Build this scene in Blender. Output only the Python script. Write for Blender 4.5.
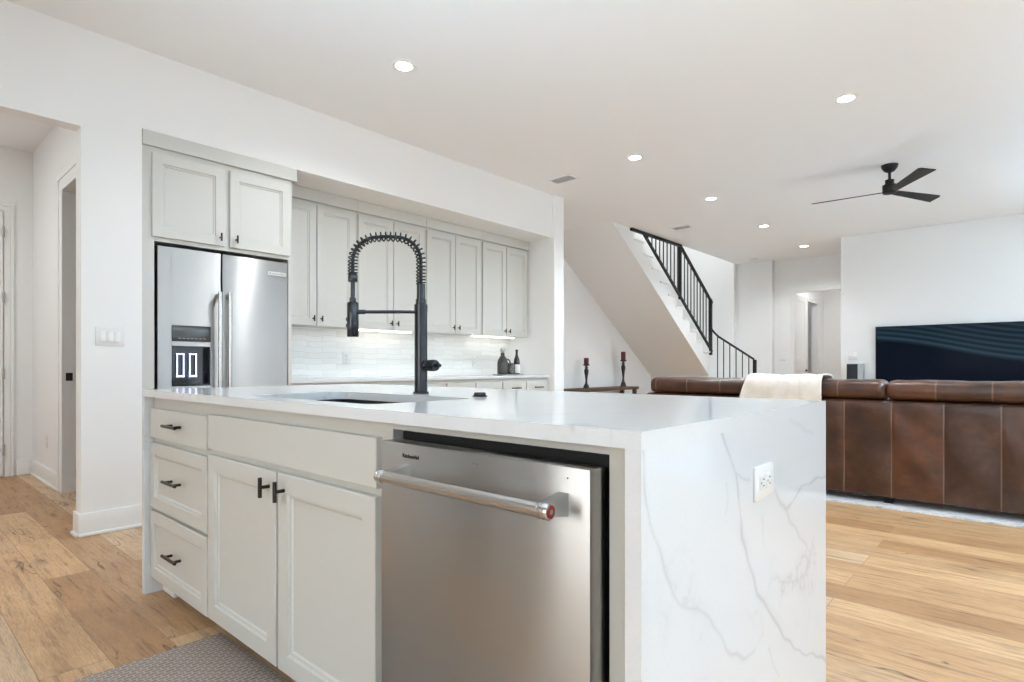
import bpy, bmesh, math, random
from mathutils import Vector, Matrix
PI = math.pi
random.seed(7)
scene = bpy.context.scene
for _o in list(bpy.data.objects):
    bpy.data.objects.remove(_o)
COL = scene.collection

# ------------------------------------------------------------------ camera
cam_data = bpy.data.cameras.new('camera')
cam_data.sensor_width = 36.0
cam_data.lens = 580.4 / 1024 * 36
cam_data.shift_y = 25 / 1024
cam_data.clip_start = 0.02
cam = bpy.data.objects.new('camera', cam_data)
cam.location = (0, 0, 1.02)
cam.rotation_euler = (PI / 2, 0, math.radians(41.83))
COL.objects.link(cam)
scene.camera = cam

# ------------------------------------------------------------------ world, exposure
world = bpy.data.worlds.new('daylight')
scene.world = world
world.use_nodes = True
_bg = world.node_tree.nodes['Background']
_bg.inputs[0].default_value = (0.80, 0.90, 1.0, 1)
_bg.inputs[1].default_value = 1.2
vs = scene.view_settings
vs.view_transform = 'Standard'
vs.look = 'None'
vs.gamma = 1
vs.use_curve_mapping = False
vs.exposure = 0.59
scene.cycles.max_bounces = 10
scene.cycles.diffuse_bounces = 7
scene.cycles.glossy_bounces = 5
scene.cycles.transparent_max_bounces = 12
scene.cycles.caustics_reflective = False
scene.cycles.caustics_refractive = False
scene.cycles.sample_clamp_indirect = 6
scene.cycles.use_denoising = True


def area_light(name, loc, rot, sx, sy, power, color=(1, 1, 1), spread=180):
    l = bpy.data.lights.new(name, 'AREA')
    l.shape = 'RECTANGLE'
    l.size = sx
    l.size_y = sy
    l.energy = power
    l.color = color
    l.spread = math.radians(spread)
    o = bpy.data.objects.new(name, l)
    o.location = loc
    o.rotation_euler = rot
    COL.objects.link(o)
    return o


RW = 6.5      # wall with the garden windows
BW = -3.2     # wall behind the kitchen
WINDOWS = [(-2.7, -0.2), (0.5, 3.0), (3.7, 6.2), (6.9, 9.4)]
POWER = [0.75, 0.85, 1.15, 2.2]
DAY = (0.70, 0.85, 1.0)
FILL_TINT = (0.54, 0.78, 1.0)
SKY_W, FILL_W = 17, 1010
for (_a, _b), _p in zip(WINDOWS, POWER):
    area_light('window_daylight', (RW + 0.16, (_a + _b) / 2, 1.4), (0, PI / 2, 0), 2.5, _b - _a - 0.1, SKY_W * _p, DAY)
    # added upward fill that brightens the ceiling, as if from a sunlit terrace
    area_light('ceiling_fill', (RW + 0.55, (_a + _b) / 2, 0.35), (0, math.radians(142), 0), 0.7, _b - _a - 0.2, FILL_W * _p, FILL_TINT, 62)
area_light('window_daylight', (-0.6, BW - 0.16, 1.45), (PI / 2, 0, 0), 3.2, 2.1, 46, (1.0, 0.95, 0.87))
area_light('ceiling_fill', (-0.6, BW - 0.5, 0.35), (math.radians(126), 0, 0), 3.0, 0.6, 130, FILL_TINT, 62)  # same added ceiling fill, from the rear side
area_light('window_daylight', (-4.235 - 0.22, -2.77, 1.28), (0, -PI / 2, 0), 2.2, 0.36, 22, DAY)  # unseen source behind the narrow window, for a streak on the dishwasher
area_light('upstairs_light', (-4.96, 9.3, 5.5), (0, 0, 0), 0.9, 3.0, 30, (0.93, 0.97, 1))
area_light('hall_ceiling_light', (-5.7, -0.6, 3.03), (0, 0, 0), 0.5, 0.5, 20, (0.93, 0.97, 1))
area_light('bedroom_ceiling_light', (-2.6, 13.2, 3.03), (0, 0, 0), 0.5, 0.5, 18, (0.93, 0.97, 1))


# ------------------------------------------------------------------ materials
def lin(c):
    out = []
    for v in c[:3]:
        v = v / 255.0
        out.append(v / 12.92 if v <= 0.04045 else ((v + 0.055) / 1.055) ** 2.4)
    return (out[0], out[1], out[2], 1.0)


class N:
    """small node-tree helper"""
    def __init__(self, name):
        self.m = bpy.data.materials.new(name)
        self.m.use_nodes = True
        self.t = self.m.node_tree
        self.b = self.t.nodes['Principled BSDF']
        self.out = self.t.nodes['Material Output']

    def n(self, kind, **kw):
        nd = self.t.nodes.new(kind)
        for k, v in kw.items():
            if k.startswith('i_'):
                nd.inputs[k[2:].replace('_', ' ')].default_value = v
            elif k.startswith('p_'):
                nd.inputs[int(k[2:])].default_value = v
            else:
                setattr(nd, k, v)
        return nd

    def l(self, a, b):
        self.t.links.new(a, b)

    def set(self, **kw):
        for k, v in kw.items():
            self.b.inputs[k.replace('_', ' ')].default_value = v
        return self

    def coords(self, scale=(1, 1, 1)):
        tc = self.n('ShaderNodeTexCoord')
        mp = self.n('ShaderNodeMapping')
        mp.inputs['Scale'].default_value = scale
        self.l(tc.outputs['Object'], mp.inputs['Vector'])
        return mp.outputs['Vector']

    def math(self, op, a, b=None, c=None):
        nd = self.n('ShaderNodeMath', operation=op)
        for i, v in enumerate((a, b, c)):
            if v is None:
                continue
            if isinstance(v, (int, float)):
                nd.inputs[i].default_value = v
            else:
                self.l(v, nd.inputs[i])
        return nd.outputs[0]

    def ramp(self, fac, stops):
        r = self.n('ShaderNodeValToRGB')
        e = r.color_ramp.elements
        while len(e) < len(stops):
            e.new(0.5)
        for i, (p, c) in enumerate(stops):
            e[i].position = p
            e[i].color = c
        self.l(fac, r.inputs[0])
        return r.outputs[0]

    def mix(self, fac, a, b, mode='MIX'):
        nd = self.n('ShaderNodeMix', data_type='RGBA', blend_type=mode)
        for sock, v in ((nd.inputs[0], fac), (nd.inputs[6], a), (nd.inputs[7], b)):
            if isinstance(v, (int, float, tuple)):
                sock.default_value = v
            else:
                self.l(v, sock)
        return nd.outputs[2]

    def noise(self, vec, scale, detail=3, rough=0.5):
        nd = self.n('ShaderNodeTexNoise')
        nd.inputs['Scale'].default_value = scale
        nd.inputs['Detail'].default_value = detail
        nd.inputs['Roughness'].default_value = rough
        if vec is not None:
            self.l(vec, nd.inputs['Vector'])
        return nd

    def bump(self, h, strength=0.2, dist=0.01):
        nd = self.n('ShaderNodeBump')
        nd.inputs['Strength'].default_value = strength
        nd.inputs['Distance'].default_value = dist
        self.l(h, nd.inputs['Height'])
        self.l(nd.outputs[0], self.b.inputs['Normal'])


def plain(name, rgb, rough=0.5, metal=0.0, noise=0.0, nscale=30, bump=0.0, coat=0.0):
    k = N(name)
    k.set(Roughness=rough, Metallic=metal)
    k.b.inputs['Coat Weight'].default_value = coat
    v = k.coords()
    nz = k.noise(v, nscale, 4)
    c = lin(rgb)
    d = tuple(max(0, x * (1 - noise)) for x in c[:3]) + (1,)
    k.l(k.mix(nz.outputs[0], d, c), k.b.inputs['Base Color'])
    if bump:
        k.bump(nz.outputs[0], bump, 0.004)
    return k.m


def emissive(name, rgb, strength):
    k = N(name)
    k.set(Base_Color=lin(rgb), Emission_Color=lin(rgb), Emission_Strength=strength)
    return k.m


M = {}
M['wall'] = plain('white_wall_paint', (235, 235, 234), 0.75, noise=0.015, nscale=90, bump=0.03)
M['ceiling'] = plain('white_ceiling_paint', (240, 240, 240), 0.85, noise=0.01, nscale=70)
M['trim'] = plain('white_trim_enamel', (234, 234, 232), 0.4, noise=0.01)
M['cabinet'] = plain('pale_grey_cabinet_enamel', (198, 197, 191), 0.42, noise=0.012, nscale=20)
M['black_metal'] = plain('matte_black_metal', (34, 33, 33), 0.42, 0.6, noise=0.2)
M['rail_black'] = plain('black_painted_iron', (24, 24, 25), 0.5, 0.2, noise=0.2)
M['gunmetal'] = plain('gunmetal_faucet_finish', (60, 60, 62), 0.25, 0.9, noise=0.08)
M['bronze'] = plain('dark_bronze_pull', (52, 46, 42), 0.38, 0.7, noise=0.2)
M['chrome'] = plain('polished_chrome', (205, 203, 200), 0.14, 1.0, noise=0.03)
M['dark_gap'] = plain('black_rubber', (14, 13, 13), 0.7, noise=0.2)
M['dark_case'] = plain('charcoal_appliance_case', (58, 58, 58), 0.5, noise=0.1)
M['black_gloss'] = plain('black_gloss_plastic', (16, 17, 20), 0.12, noise=0.1)
M['grey_gloss'] = plain('grey_display_glass', (62, 62, 60), 0.2, noise=0.05)
M['red'] = plain('red_medallion_enamel', (120, 18, 24), 0.3, noise=0.1)
M['text_dark'] = plain('black_lettering', (25, 24, 24), 0.6, noise=0.1)
M['text_grey'] = plain('grey_lettering', (140, 140, 142), 0.5, noise=0.1)
M['white_plastic'] = plain('white_switch_plastic', (224, 224, 222), 0.35, noise=0.01)
M['socket_dark'] = plain('socket_slot_dark', (95, 95, 97), 0.6, noise=0.1)
M['sink'] = plain('dark_composite_sink', (30, 29, 28), 0.4, 0.0, noise=0.15)
M['wax'] = plain('burgundy_candle_wax', (84, 20, 32), 0.5, noise=0.15, nscale=40)
M['candlestick'] = plain('dark_turned_bronze', (52, 44, 38), 0.4, 0.3, noise=0.4, nscale=25)
M['slate'] = plain('grey_slate_tray', (140, 140, 136), 0.7, noise=0.2, nscale=60)
M['bottle_dark'] = plain('dark_green_bottle_glass', (28, 30, 26), 0.1, noise=0.2)
M['bottle_label'] = plain('white_paper_label', (232, 230, 226), 0.7, noise=0.03)
M['growler'] = plain('smoked_glass_jug', (78, 76, 72), 0.1, noise=0.5, nscale=60)
M['handle_black'] = plain('black_jug_handle', (22, 22, 22), 0.4, noise=0.1)
M['fabric_black'] = plain('black_speaker_cloth', (38, 42, 46), 0.9, noise=0.3, nscale=300)
M['niche'] = plain('pale_grey_speaker_case', (168, 168, 166), 0.5, noise=0.05)
M['lamp'] = emissive('warm_white_lamp', (255, 252, 246), 14)
M['led'] = emissive('white_led_strip', (255, 252, 244), 3.2)
M['paddle'] = emissive('lit_dispenser_paddle', (214, 222, 250), 0.9)
M['vent'] = plain('white_vent_metal', (238, 238, 238), 0.5, noise=0.02)
M['vent_gap'] = plain('grey_vent_shadow_gap', (205, 205, 205), 0.8, noise=0.05)


def _glass():
    k = N('clear_window_glass')
    g = k.n('ShaderNodeBsdfGlossy')
    g.inputs['Roughness'].default_value = 0.02
    t = k.n('ShaderNodeBsdfTransparent')
    fr = k.n('ShaderNodeFresnel')
    mx = k.n('ShaderNodeMixShader')
    k.l(fr.outputs[0], mx.inputs[0])
    k.l(t.outputs[0], mx.inputs[1])
    k.l(g.outputs[0], mx.inputs[2])
    k.l(mx.outputs[0], k.out.inputs[0])
    return k.m


M['glass'] = _glass()


def _floor():
    k = N('oak_plank_floor')
    v = k.coords()
    br = k.n('ShaderNodeTexBrick', offset=0.37, offset_frequency=2)
    br.inputs['Scale'].default_value = 1
    br.inputs['Brick Width'].default_value = 1.75
    br.inputs['Row Height'].default_value = 0.19
    br.inputs['Mortar Size'].default_value = 0.0016
    br.inputs['Mortar Smooth'].default_value = 0.2
    br.inputs['Bias'].default_value = 0.0
    br.inputs['Color1'].default_value = (0, 0, 0, 1)
    br.inputs['Color2'].default_value = (1, 1, 1, 1)
    br.inputs['Mortar'].default_value = (0.5, 0.5, 0.5, 1)
    k.l(v, br.inputs['Vector'])
    # every plank shifts the grain
    sc = k.n('ShaderNodeVectorMath', operation='SCALE')
    k.l(br.outputs['Color'], sc.inputs[0])
    sc.inputs['Scale'].default_value = 17.0
    ad = k.n('ShaderNodeVectorMath', operation='ADD')
    k.l(v, ad.inputs[0])
    k.l(sc.outputs[0], ad.inputs[1])
    mp = k.n('ShaderNodeMapping')
    mp.inputs['Scale'].default_value = (1.0, 14.0, 1.0)
    k.l(ad.outputs[0], mp.inputs['Vector'])
    grain = k.noise(mp.outputs[0], 3.2, 7, 0.62)
    fine = k.noise(mp.outputs[0], 22, 4, 0.6)
    mp2 = k.n('ShaderNodeMapping')
    mp2.inputs['Scale'].default_value = (1.0, 2.2, 1.0)
    k.l(ad.outputs[0], mp2.inputs['Vector'])
    blot = k.noise(mp2.outputs[0], 2.6, 4, 0.55)
    tone = k.ramp(br.outputs['Color'], [(0.0, lin((172, 129, 88))), (0.35, lin((212, 173, 131))), (0.7, lin((188, 151, 113))), (1.0, lin((217, 189, 157)))])
    g = k.ramp(grain.outputs[0], [(0.32, (0.46, 0.39, 0.33, 1)), (0.46, (0.92, 0.90, 0.87, 1)), (0.62, (1.03, 1.02, 1.0, 1)), (0.8, (0.86, 0.83, 0.80, 1))])
    c = k.mix(0.9, tone, g, 'MULTIPLY')
    f = k.ramp(fine.outputs[0], [(0.34, (0.74, 0.70, 0.66, 1)), (0.52, (1.0, 1.0, 1.0, 1)), (0.68, (1.10, 1.11, 1.12, 1))])
    c = k.mix(0.85, c, f, 'MULTIPLY')
    bl = k.ramp(blot.outputs[0], [(0.36, (0.84, 0.79, 0.74, 1)), (0.55, (1.03, 1.03, 1.03, 1))])
    c = k.mix(0.7, c, bl, 'MULTIPLY')
    # knots and cracks
    mp3 = k.n('ShaderNodeMapping')
    mp3.inputs['Scale'].default_value = (1.3, 4.2, 1.0)
    k.l(ad.outputs[0], mp3.inputs['Vector'])
    wob = k.noise(mp3.outputs[0], 3.5, 4)
    w2 = k.n('ShaderNodeMixRGB')
    w2.inputs[0].default_value = 0.22
    k.l(mp3.outputs[0], w2.inputs[1])
    k.l(wob.outputs['Color'], w2.inputs[2])
    vo = k.n('ShaderNodeTexVoronoi', feature='F1')
    vo.inputs['Scale'].default_value = 2.3
    k.l(w2.outputs[0], vo.inputs['Vector'])
    kn = k.ramp(vo.outputs['Distance'], [(0.04, (1, 1, 1, 1)), (0.10, (0.5, 0.5, 0.5, 1)), (0.24, (0, 0, 0, 1))])
    ck = k.noise(mp3.outputs[0], 1.4, 2)
    gate = k.ramp(ck.outputs[0], [(0.44, (0, 0, 0, 1)), (0.54, (1, 1, 1, 1))])
    kg = k.math('MULTIPLY', kn, gate)
    c = k.mix(k.math('MULTIPLY', kg, 0.78), c, lin((70, 48, 34)))
    mp4 = k.n('ShaderNodeMapping')
    mp4.inputs['Scale'].default_value = (0.9, 5.2, 1.0)
    k.l(ad.outputs[0], mp4.inputs['Vector'])
    cr = k.noise(mp4.outputs[0], 1.2, 3, 0.55)
    line = k.math('ABSOLUTE', k.math('SUBTRACT', cr.outputs[0], 0.5))
    crk = k.ramp(line, [(0.0, (1, 1, 1, 1)), (0.0075, (0, 0, 0, 1))])
    cg = k.noise(mp4.outputs[0], 1.3, 1)
    cgate = k.ramp(cg.outputs[0], [(0.57, (0, 0, 0, 1)), (0.60, (1, 1, 1, 1))])
    c = k.mix(k.math('MULTIPLY', k.math('MULTIPLY', crk, cgate), 0.85), c, lin((60, 42, 32)))
    c = k.mix(k.math('MULTIPLY', br.outputs['Fac'], 0.55), c, lin((88, 64, 46)))
    k.l(c, k.b.inputs['Base Color'])
    r = k.math('MULTIPLY_ADD', grain.outputs[0], 0.18, 0.36)
    k.l(r, k.b.inputs['Roughness'])
    hb = k.math('SUBTRACT', fine.outputs[0], br.outputs['Fac'])
    k.bump(hb, 0.12, 0.003)
    return k.m


M['floor'] = _floor()


def _quartz():
    k = N('white_quartz_grey_veins')
    v = k.coords()
    nz = k.noise(v, 1.1, 6, 0.62)
    line = k.math('ABSOLUTE', k.math('SUBTRACT', nz.outputs[0], 0.5))
    soft = k.ramp(line, [(0.0, (1, 1, 1, 1)), (0.007, (0.25, 0.25, 0.25, 1)), (0.03, (0, 0, 0, 1))])
    gt = k.noise(v, 1.7, 2)
    gate = k.ramp(gt.outputs[0], [(0.50, (0, 0, 0, 1)), (0.62, (1, 1, 1, 1))])
    att = k.n('ShaderNodeAttribute', attribute_name='vein')
    fine = k.noise(v, 160, 2)
    base = k.mix(fine.outputs[0], lin((210, 212, 214)), lin((218, 220, 222)))
    c = k.mix(k.math('MULTIPLY', k.math('MULTIPLY', soft, gate), 0.42), base, lin((172, 172, 174)))
    c = k.mix(k.math('MULTIPLY', att.outputs['Fac'], 0.85), c, lin((186, 187, 190)))
    k.l(c, k.b.inputs['Base Color'])
    k.set(Roughness=0.13)
    k.b.inputs['Specular IOR Level'].default_value = 0.5
    return k.m


M['quartz'] = _quartz()


def _steel(name, rgb, scale, rough=0.26):
    k = N(name)
    v = k.coords(scale)
    nz = k.noise(v, 1.0, 5, 0.6)
    c = lin(rgb)
    d = tuple(x * 0.95 for x in c[:3]) + (1,)
    k.l(k.mix(nz.outputs[0], d, c), k.b.inputs['Base Color'])
    k.l(k.math('MULTIPLY_ADD', nz.outputs[0], 0.06, rough - 0.03), k.b.inputs['Roughness'])
    k.set(Metallic=1.0)
    k.b.inputs['Anisotropic'].default_value = 0.9
    k.b.inputs['Anisotropic Rotation'].default_value = 0.25
    tg = k.n('ShaderNodeTangent', direction_type='RADIAL', axis='Z')
    k.l(tg.outputs[0], k.b.inputs['Tangent'])
    return k.m


M['steel'] = _steel('brushed_stainless_steel', (178, 177, 175), (420, 420, 1.5), 0.30)
M['steel_fridge'] = _steel('brushed_fridge_steel', (182, 181, 179), (420, 420, 1.5), 0.40)
M['steel_bar'] = plain('satin_steel_bar', (196, 193, 188), 0.25, 1.0, noise=0.02)


def _leather():
    k = N('brown_leather')
    v = k.coords()
    att = k.n('ShaderNodeAttribute', attribute_name='tone')
    seam = k.n('ShaderNodeAttribute', attribute_name='seam')
    nz = k.noise(v, 5, 6, 0.6)
    nf = k.noise(v, 120, 3, 0.6)
    c = k.ramp(nz.outputs[0], [(0.3, lin((48, 30, 22))), (0.52, lin((70, 45, 34))), (0.72, lin((92, 61, 45)))])
    warm = k.mix(att.outputs['Fac'], (0.78, 0.78, 0.80, 1), (1.42, 1.14, 0.84, 1))
    c = k.mix(1.0, c, warm, 'MULTIPLY')
    c = k.mix(k.math('MULTIPLY', seam.outputs['Fac'], 0.34), c, lin((160, 128, 108)))
    k.l(c, k.b.inputs['Base Color'])
    k.l(k.math('MULTIPLY_ADD', nz.outputs[0], 0.22, 0.22), k.b.inputs['Roughness'])
    h = k.math('MULTIPLY_ADD', nf.outputs[0], 0.12, nz.outputs[0])
    k.bump(h, 0.35, 0.012)
    return k.m


M['leather'] = _leather()


def _tile():
    k = N('white_wavy_tile')
    v = k.coords()
    sep = k.n('ShaderNodeSeparateXYZ')
    k.l(v, sep.inputs[0])
    # object coordinates: along the wall = Y, up = Z
    wob = k.math('MULTIPLY', k.math('SINE', k.math('MULTIPLY', sep.outputs[1], 2 * PI / 0.30)), 0.006)
    cmb = k.n('ShaderNodeCombineXYZ')
    k.l(sep.outputs[1], cmb.inputs[0])
    k.l(k.math('ADD', sep.outputs[2], wob), cmb.inputs[1])
    br = k.n('ShaderNodeTexBrick', offset=0.5)
    br.inputs['Scale'].default_value = 1
    br.inputs['Brick Width'].default_value = 0.30
    br.inputs['Row Height'].default_value = 0.052
    br.inputs['Mortar Size'].default_value = 0.0035
    br.inputs['Mortar Smooth'].default_value = 1.0
    br.inputs['Color1'].default_value = lin((238, 238, 235))
    br.inputs['Color2'].default_value = lin((226, 226, 222))
    br.inputs['Mortar'].default_value = lin((214, 214, 211))
    k.l(cmb.outputs[0], br.inputs['Vector'])
    nz = k.noise(v, 14, 3)
    k.l(br.outputs['Color'], k.b.inputs['Base Color'])
    k.set(Roughness=0.2)
    k.bump(k.math('MULTIPLY_ADD', nz.outputs[0], 0.8, k.math('MULTIPLY', br.outputs['Fac'], -1.0)), 0.28, 0.01)
    return k.m


M['tile'] = _tile()


def _mat():
    k = N('taupe_woven_mat')
    v = k.coords()
    mp = k.n('ShaderNodeMapping')
    mp.inputs['Rotation'].default_value = (0, 0, math.radians(90))
    k.l(v, mp.inputs['Vector'])
    br = k.n('ShaderNodeTexBrick', offset=0.5)
    br.inputs['Scale'].default_value = 1
    br.inputs['Brick Width'].default_value = 0.030
    br.inputs['Row Height'].default_value = 0.017
    br.inputs['Mortar Size'].default_value = 0.0028
    br.inputs['Mortar Smooth'].default_value = 0.5
    br.inputs['Color1'].default_value = lin((146, 131, 122))
    br.inputs['Color2'].default_value = lin((134, 120, 112))
    br.inputs['Mortar'].default_value = lin((184, 171, 160))
    k.l(mp.outputs[0], br.inputs['Vector'])
    k.l(br.outputs['Color'], k.b.inputs['Base Color'])
    k.set(Roughness=0.65)
    k.bump(br.outputs['Fac'], 0.5, 0.003)
    return k.m


M['mat'] = _mat()


def _rug():
    k = N('grey_white_rug_pile')
    v = k.coords((1, 5, 1))
    nz = k.noise(v, 9, 5, 0.7)
    n2 = k.noise(v, 60, 3, 0.7)
    c = k.ramp(nz.outputs[0], [(0.36, lin((186, 186, 188))), (0.46, lin((234, 234, 235))), (0.6, lin((247, 247, 247)))])
    c = k.mix(0.5, c, k.ramp(n2.outputs[0], [(0.3, (0.6, 0.6, 0.62, 1)), (0.6, (1.1, 1.1, 1.1, 1))]), 'MULTIPLY')
    k.l(c, k.b.inputs['Base Color'])
    k.set(Roughness=0.95)
    k.bump(n2.outputs[0], 0.8, 0.01)
    return k.m


M['rug'] = _rug()


def _throw():
    k = N('cream_plush_throw')
    v = k.coords()
    nz = k.noise(v, 7, 4, 0.6)
    n2 = k.noise(v, 140, 3, 0.7)
    c = k.ramp(nz.outputs[0], [(0.3, lin((228, 219, 208))), (0.65, lin((244, 240, 234)))])
    k.l(c, k.b.inputs['Base Color'])
    k.set(Roughness=0.95)
    k.b.inputs['Sheen Weight'].default_value = 0.3
    k.bump(n2.outputs[0], 0.6, 0.006)
    return k.m


M['throw'] = _throw()


def _wood():
    k = N('dark_rustic_wood')
    v = k.coords((14, 1.2, 14))
    nz = k.noise(v, 3, 6, 0.65)
    c = k.ramp(nz.outputs[0], [(0.3, lin((48, 32, 22))), (0.55, lin((84, 60, 42))), (0.75, lin((112, 82, 58)))])
    k.l(c, k.b.inputs['Base Color'])
    k.set(Roughness=0.5)
    k.bump(nz.outputs[0], 0.3, 0.004)
    return k.m


M['wood'] = _wood()


def _screen():
    k = N('dim_television_picture')
    v = k.coords()
    sep = k.n('ShaderNodeSeparateXYZ')
    k.l(v, sep.inputs[0])
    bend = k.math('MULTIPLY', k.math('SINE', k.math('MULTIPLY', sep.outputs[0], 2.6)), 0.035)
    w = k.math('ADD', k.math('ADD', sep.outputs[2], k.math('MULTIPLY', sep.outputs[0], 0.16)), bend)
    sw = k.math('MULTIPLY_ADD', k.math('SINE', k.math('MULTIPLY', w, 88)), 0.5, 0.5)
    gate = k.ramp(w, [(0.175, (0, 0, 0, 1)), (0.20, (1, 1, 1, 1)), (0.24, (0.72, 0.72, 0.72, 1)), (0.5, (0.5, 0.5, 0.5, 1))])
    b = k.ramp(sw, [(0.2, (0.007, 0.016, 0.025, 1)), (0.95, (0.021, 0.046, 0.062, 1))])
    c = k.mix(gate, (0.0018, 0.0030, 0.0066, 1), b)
    k.l(c, k.b.inputs['Emission Color'])
    k.set(Base_Color=(0.003, 0.004, 0.006, 1), Roughness=0.10, Emission_Strength=0.9)
    k.b.inputs['Specular IOR Level'].default_value = 0.015
    return k.m


M['screen'] = _screen()


# ------------------------------------------------------------------ mesh helpers
class MB:
    """collects shapes in world coordinates; build() links them as ONE mesh object"""
    def __init__(self):
        self.bm = bmesh.new()

    def box(self, x0, x1, y0, y1, z0, z1, bev=0.0, seg=2):
        x0, x1 = min(x0, x1), max(x0, x1)
        y0, y1 = min(y0, y1), max(y0, y1)
        z0, z1 = min(z0, z1), max(z0, z1)
        vsx = [self.bm.verts.new(p) for p in ((x0, y0, z0), (x1, y0, z0), (x1, y1, z0), (x0, y1, z0), (x0, y0, z1), (x1, y0, z1), (x1, y1, z1), (x0, y1, z1))]
        fs = [self.bm.faces.new([vsx[i] for i in f]) for f in ((0, 3, 2, 1), (4, 5, 6, 7), (0, 1, 5, 4), (1, 2, 6, 5), (2, 3, 7, 6), (3, 0, 4, 7))]
        if bev > 0:
            es = set()
            for f in fs:
                es.update(f.edges)
            bmesh.ops.bevel(self.bm, geom=list(es), offset=bev, offset_type='OFFSET', segments=seg, affect='EDGES', profile=0.5)
        return self

    def poly_prism(self, pts, axis, a, b):
        """pts: 2-D outline; axis 'x': (y,z), 'y': (x,z), 'z': (x,y); from a to b on the axis"""
        def P(p, t):
            return {'x': (t, p[0], p[1]), 'y': (p[0], t, p[1]), 'z': (p[0], p[1], t)}[axis]
        A = [self.bm.verts.new(P(p, a)) for p in pts]
        B = [self.bm.verts.new(P(p, b)) for p in pts]
        n = len(pts)
        fs = [self.bm.faces.new(A), self.bm.faces.new(list(reversed(B)))]
        for i in range(n):
            j = (i + 1) % n
            fs.append(self.bm.faces.new((A[i], B[i], B[j], A[j])))
        return self

    def ring(self, center, ax, u, r, seg):
        w = ax.cross(u)
        return [self.bm.verts.new(center + (u * math.cos(2 * PI * i / seg) + w * math.sin(2 * PI * i / seg)) * r) for i in range(seg)]

    def tube(self, pts, r, seg=10, cap=True):
        pts = [Vector(p) for p in pts]
        rs = r if isinstance(r, (list, tuple)) else [r] * len(pts)
        n = len(pts)
        tang = []
        for i in range(n):
            t = pts[min(i + 1, n - 1)] - pts[max(i - 1, 0)]
            tang.append(t.normalized())
        u = tang[0].orthogonal().normalized()
        rings = []
        for i in range(n):
            t = tang[i]
            u = (u - t * u.dot(t))
            if u.length < 1e-6:
                u = t.orthogonal()
            u.normalize()
            rings.append(self.ring(pts[i], t, u, rs[i], seg))
        for a, b in zip(rings, rings[1:]):
            for i in range(seg):
                j = (i + 1) % seg
                self.bm.faces.new((a[i], a[j], b[j], b[i]))
        if cap:
            self.bm.faces.new(list(reversed(rings[0])))
            self.bm.faces.new(rings[-1])
        return self

    def lathe(self, prof, c, axis=(0, 0, 1), seg=24):
        """prof: list of (radius, distance along axis) from point c"""
        ax = Vector(axis).normalized()
        u = ax.orthogonal().normalized()
        c = Vector(c)
        rings = [self.ring(c + ax * h, ax, u, max(r, 1e-4), seg) for r, h in prof]
        for a, b in zip(rings, rings[1:]):
            for i in range(seg):
                j = (i + 1) % seg
                self.bm.faces.new((a[i], a[j], b[j], b[i]))
        self.bm.faces.new(list(reversed(rings[0])))
        self.bm.faces.new(rings[-1])
        return self

    def quadgrid(self, fn, nu, nv):
        g = [[self.bm.verts.new(fn(i / nu, j / nv)) for j in range(nv + 1)] for i in range(nu + 1)]
        for i in range(nu):
            for j in range(nv):
                self.bm.faces.new((g[i][j], g[i + 1][j], g[i + 1][j + 1], g[i][j + 1]))
        return self

    def door(self, mp, u0, u1, v0, v1, d0, d1, stile=0.057, rec=0.014, bead=0.016):
        """shaker door with a sloped inner bead; mp(u, v, d) -> point, d outwards"""
        ch = 0.002
        def rect(a, d):
            return [self.bm.verts.new(mp(u, v, d)) for u, v in ((u0 + a, v0 + a), (u1 - a, v0 + a), (u1 - a, v1 - a), (u0 + a, v1 - a))]
        rs = [rect(0, d0), rect(0, d1 - ch), rect(ch, d1)]
        if stile:
            rs += [rect(stile, d1), rect(stile + 0.003, d1 - rec * 0.55), rect(stile + bead * 0.7, d1 - rec * 0.65), rect(stile + bead, d1 - rec)]
        for a, b in zip(rs, rs[1:]):
            for i in range(4):
                j = (i + 1) % 4
                self.bm.faces.new((a[i], a[j], b[j], b[i]))
        self.bm.faces.new(list(reversed(rs[0])))
        self.bm.faces.new(rs[-1])
        return self

    def rounded(self, x0, x1, y0, y1, z0, z1, e=4.0, nu=40, nv=20):
        """soft cushion: superellipsoid"""
        cx, cy, cz = (x0 + x1) / 2, (y0 + y1) / 2, (z0 + z1) / 2
        ax, ay, az = (x1 - x0) / 2, (y1 - y0) / 2, (z1 - z0) / 2
        def s(v, p):
            return math.copysign(abs(v) ** p, v)
        rings = []
        for j in range(nv + 1):
            th = -PI / 2 + PI * j / nv
            rings.append([self.bm.verts.new((cx + ax * s(math.sin(th), 2 / 9.0),
                                             cy + ay * s(math.cos(th), 2 / 9.0 * 2) * s(math.cos(2 * PI * i / nu), 2 / e),
                                             cz + az * s(math.cos(th), 2 / 9.0 * 2) * s(math.sin(2 * PI * i / nu), 2 / e))) for i in range(nu)])
        for a, b in zip(rings, rings[1:]):
            for i in range(nu):
                j = (i + 1) % nu
                self.bm.faces.new((a[i], a[j], b[j], b[i]))
        return self

    def build(self, name, mat, parent=None, smooth=35, origin=None):
        bm = self.bm
        bmesh.ops.recalc_face_normals(bm, faces=bm.faces)
        o0 = Vector((0, 0, 0))
        if parent is not None:
            o0 = Vector(parent['_o'])
        elif origin is not None:
            o0 = Vector(origin)
        bmesh.ops.translate(bm, verts=bm.verts, vec=-o0)
        me = bpy.data.meshes.new(name)
        bm.to_mesh(me)
        bm.free()
        me.materials.append(mat)
        if smooth:
            for p in me.polygons:
                p.use_smooth = True
            me.set_sharp_from_angle(angle=math.radians(smooth))
        ob = bpy.data.objects.new(name, me)
        COL.objects.link(ob)
        if parent is not None:
            ob.parent = parent
        else:
            ob.location = o0
        ob['_o'] = tuple(o0)
        return ob


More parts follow.
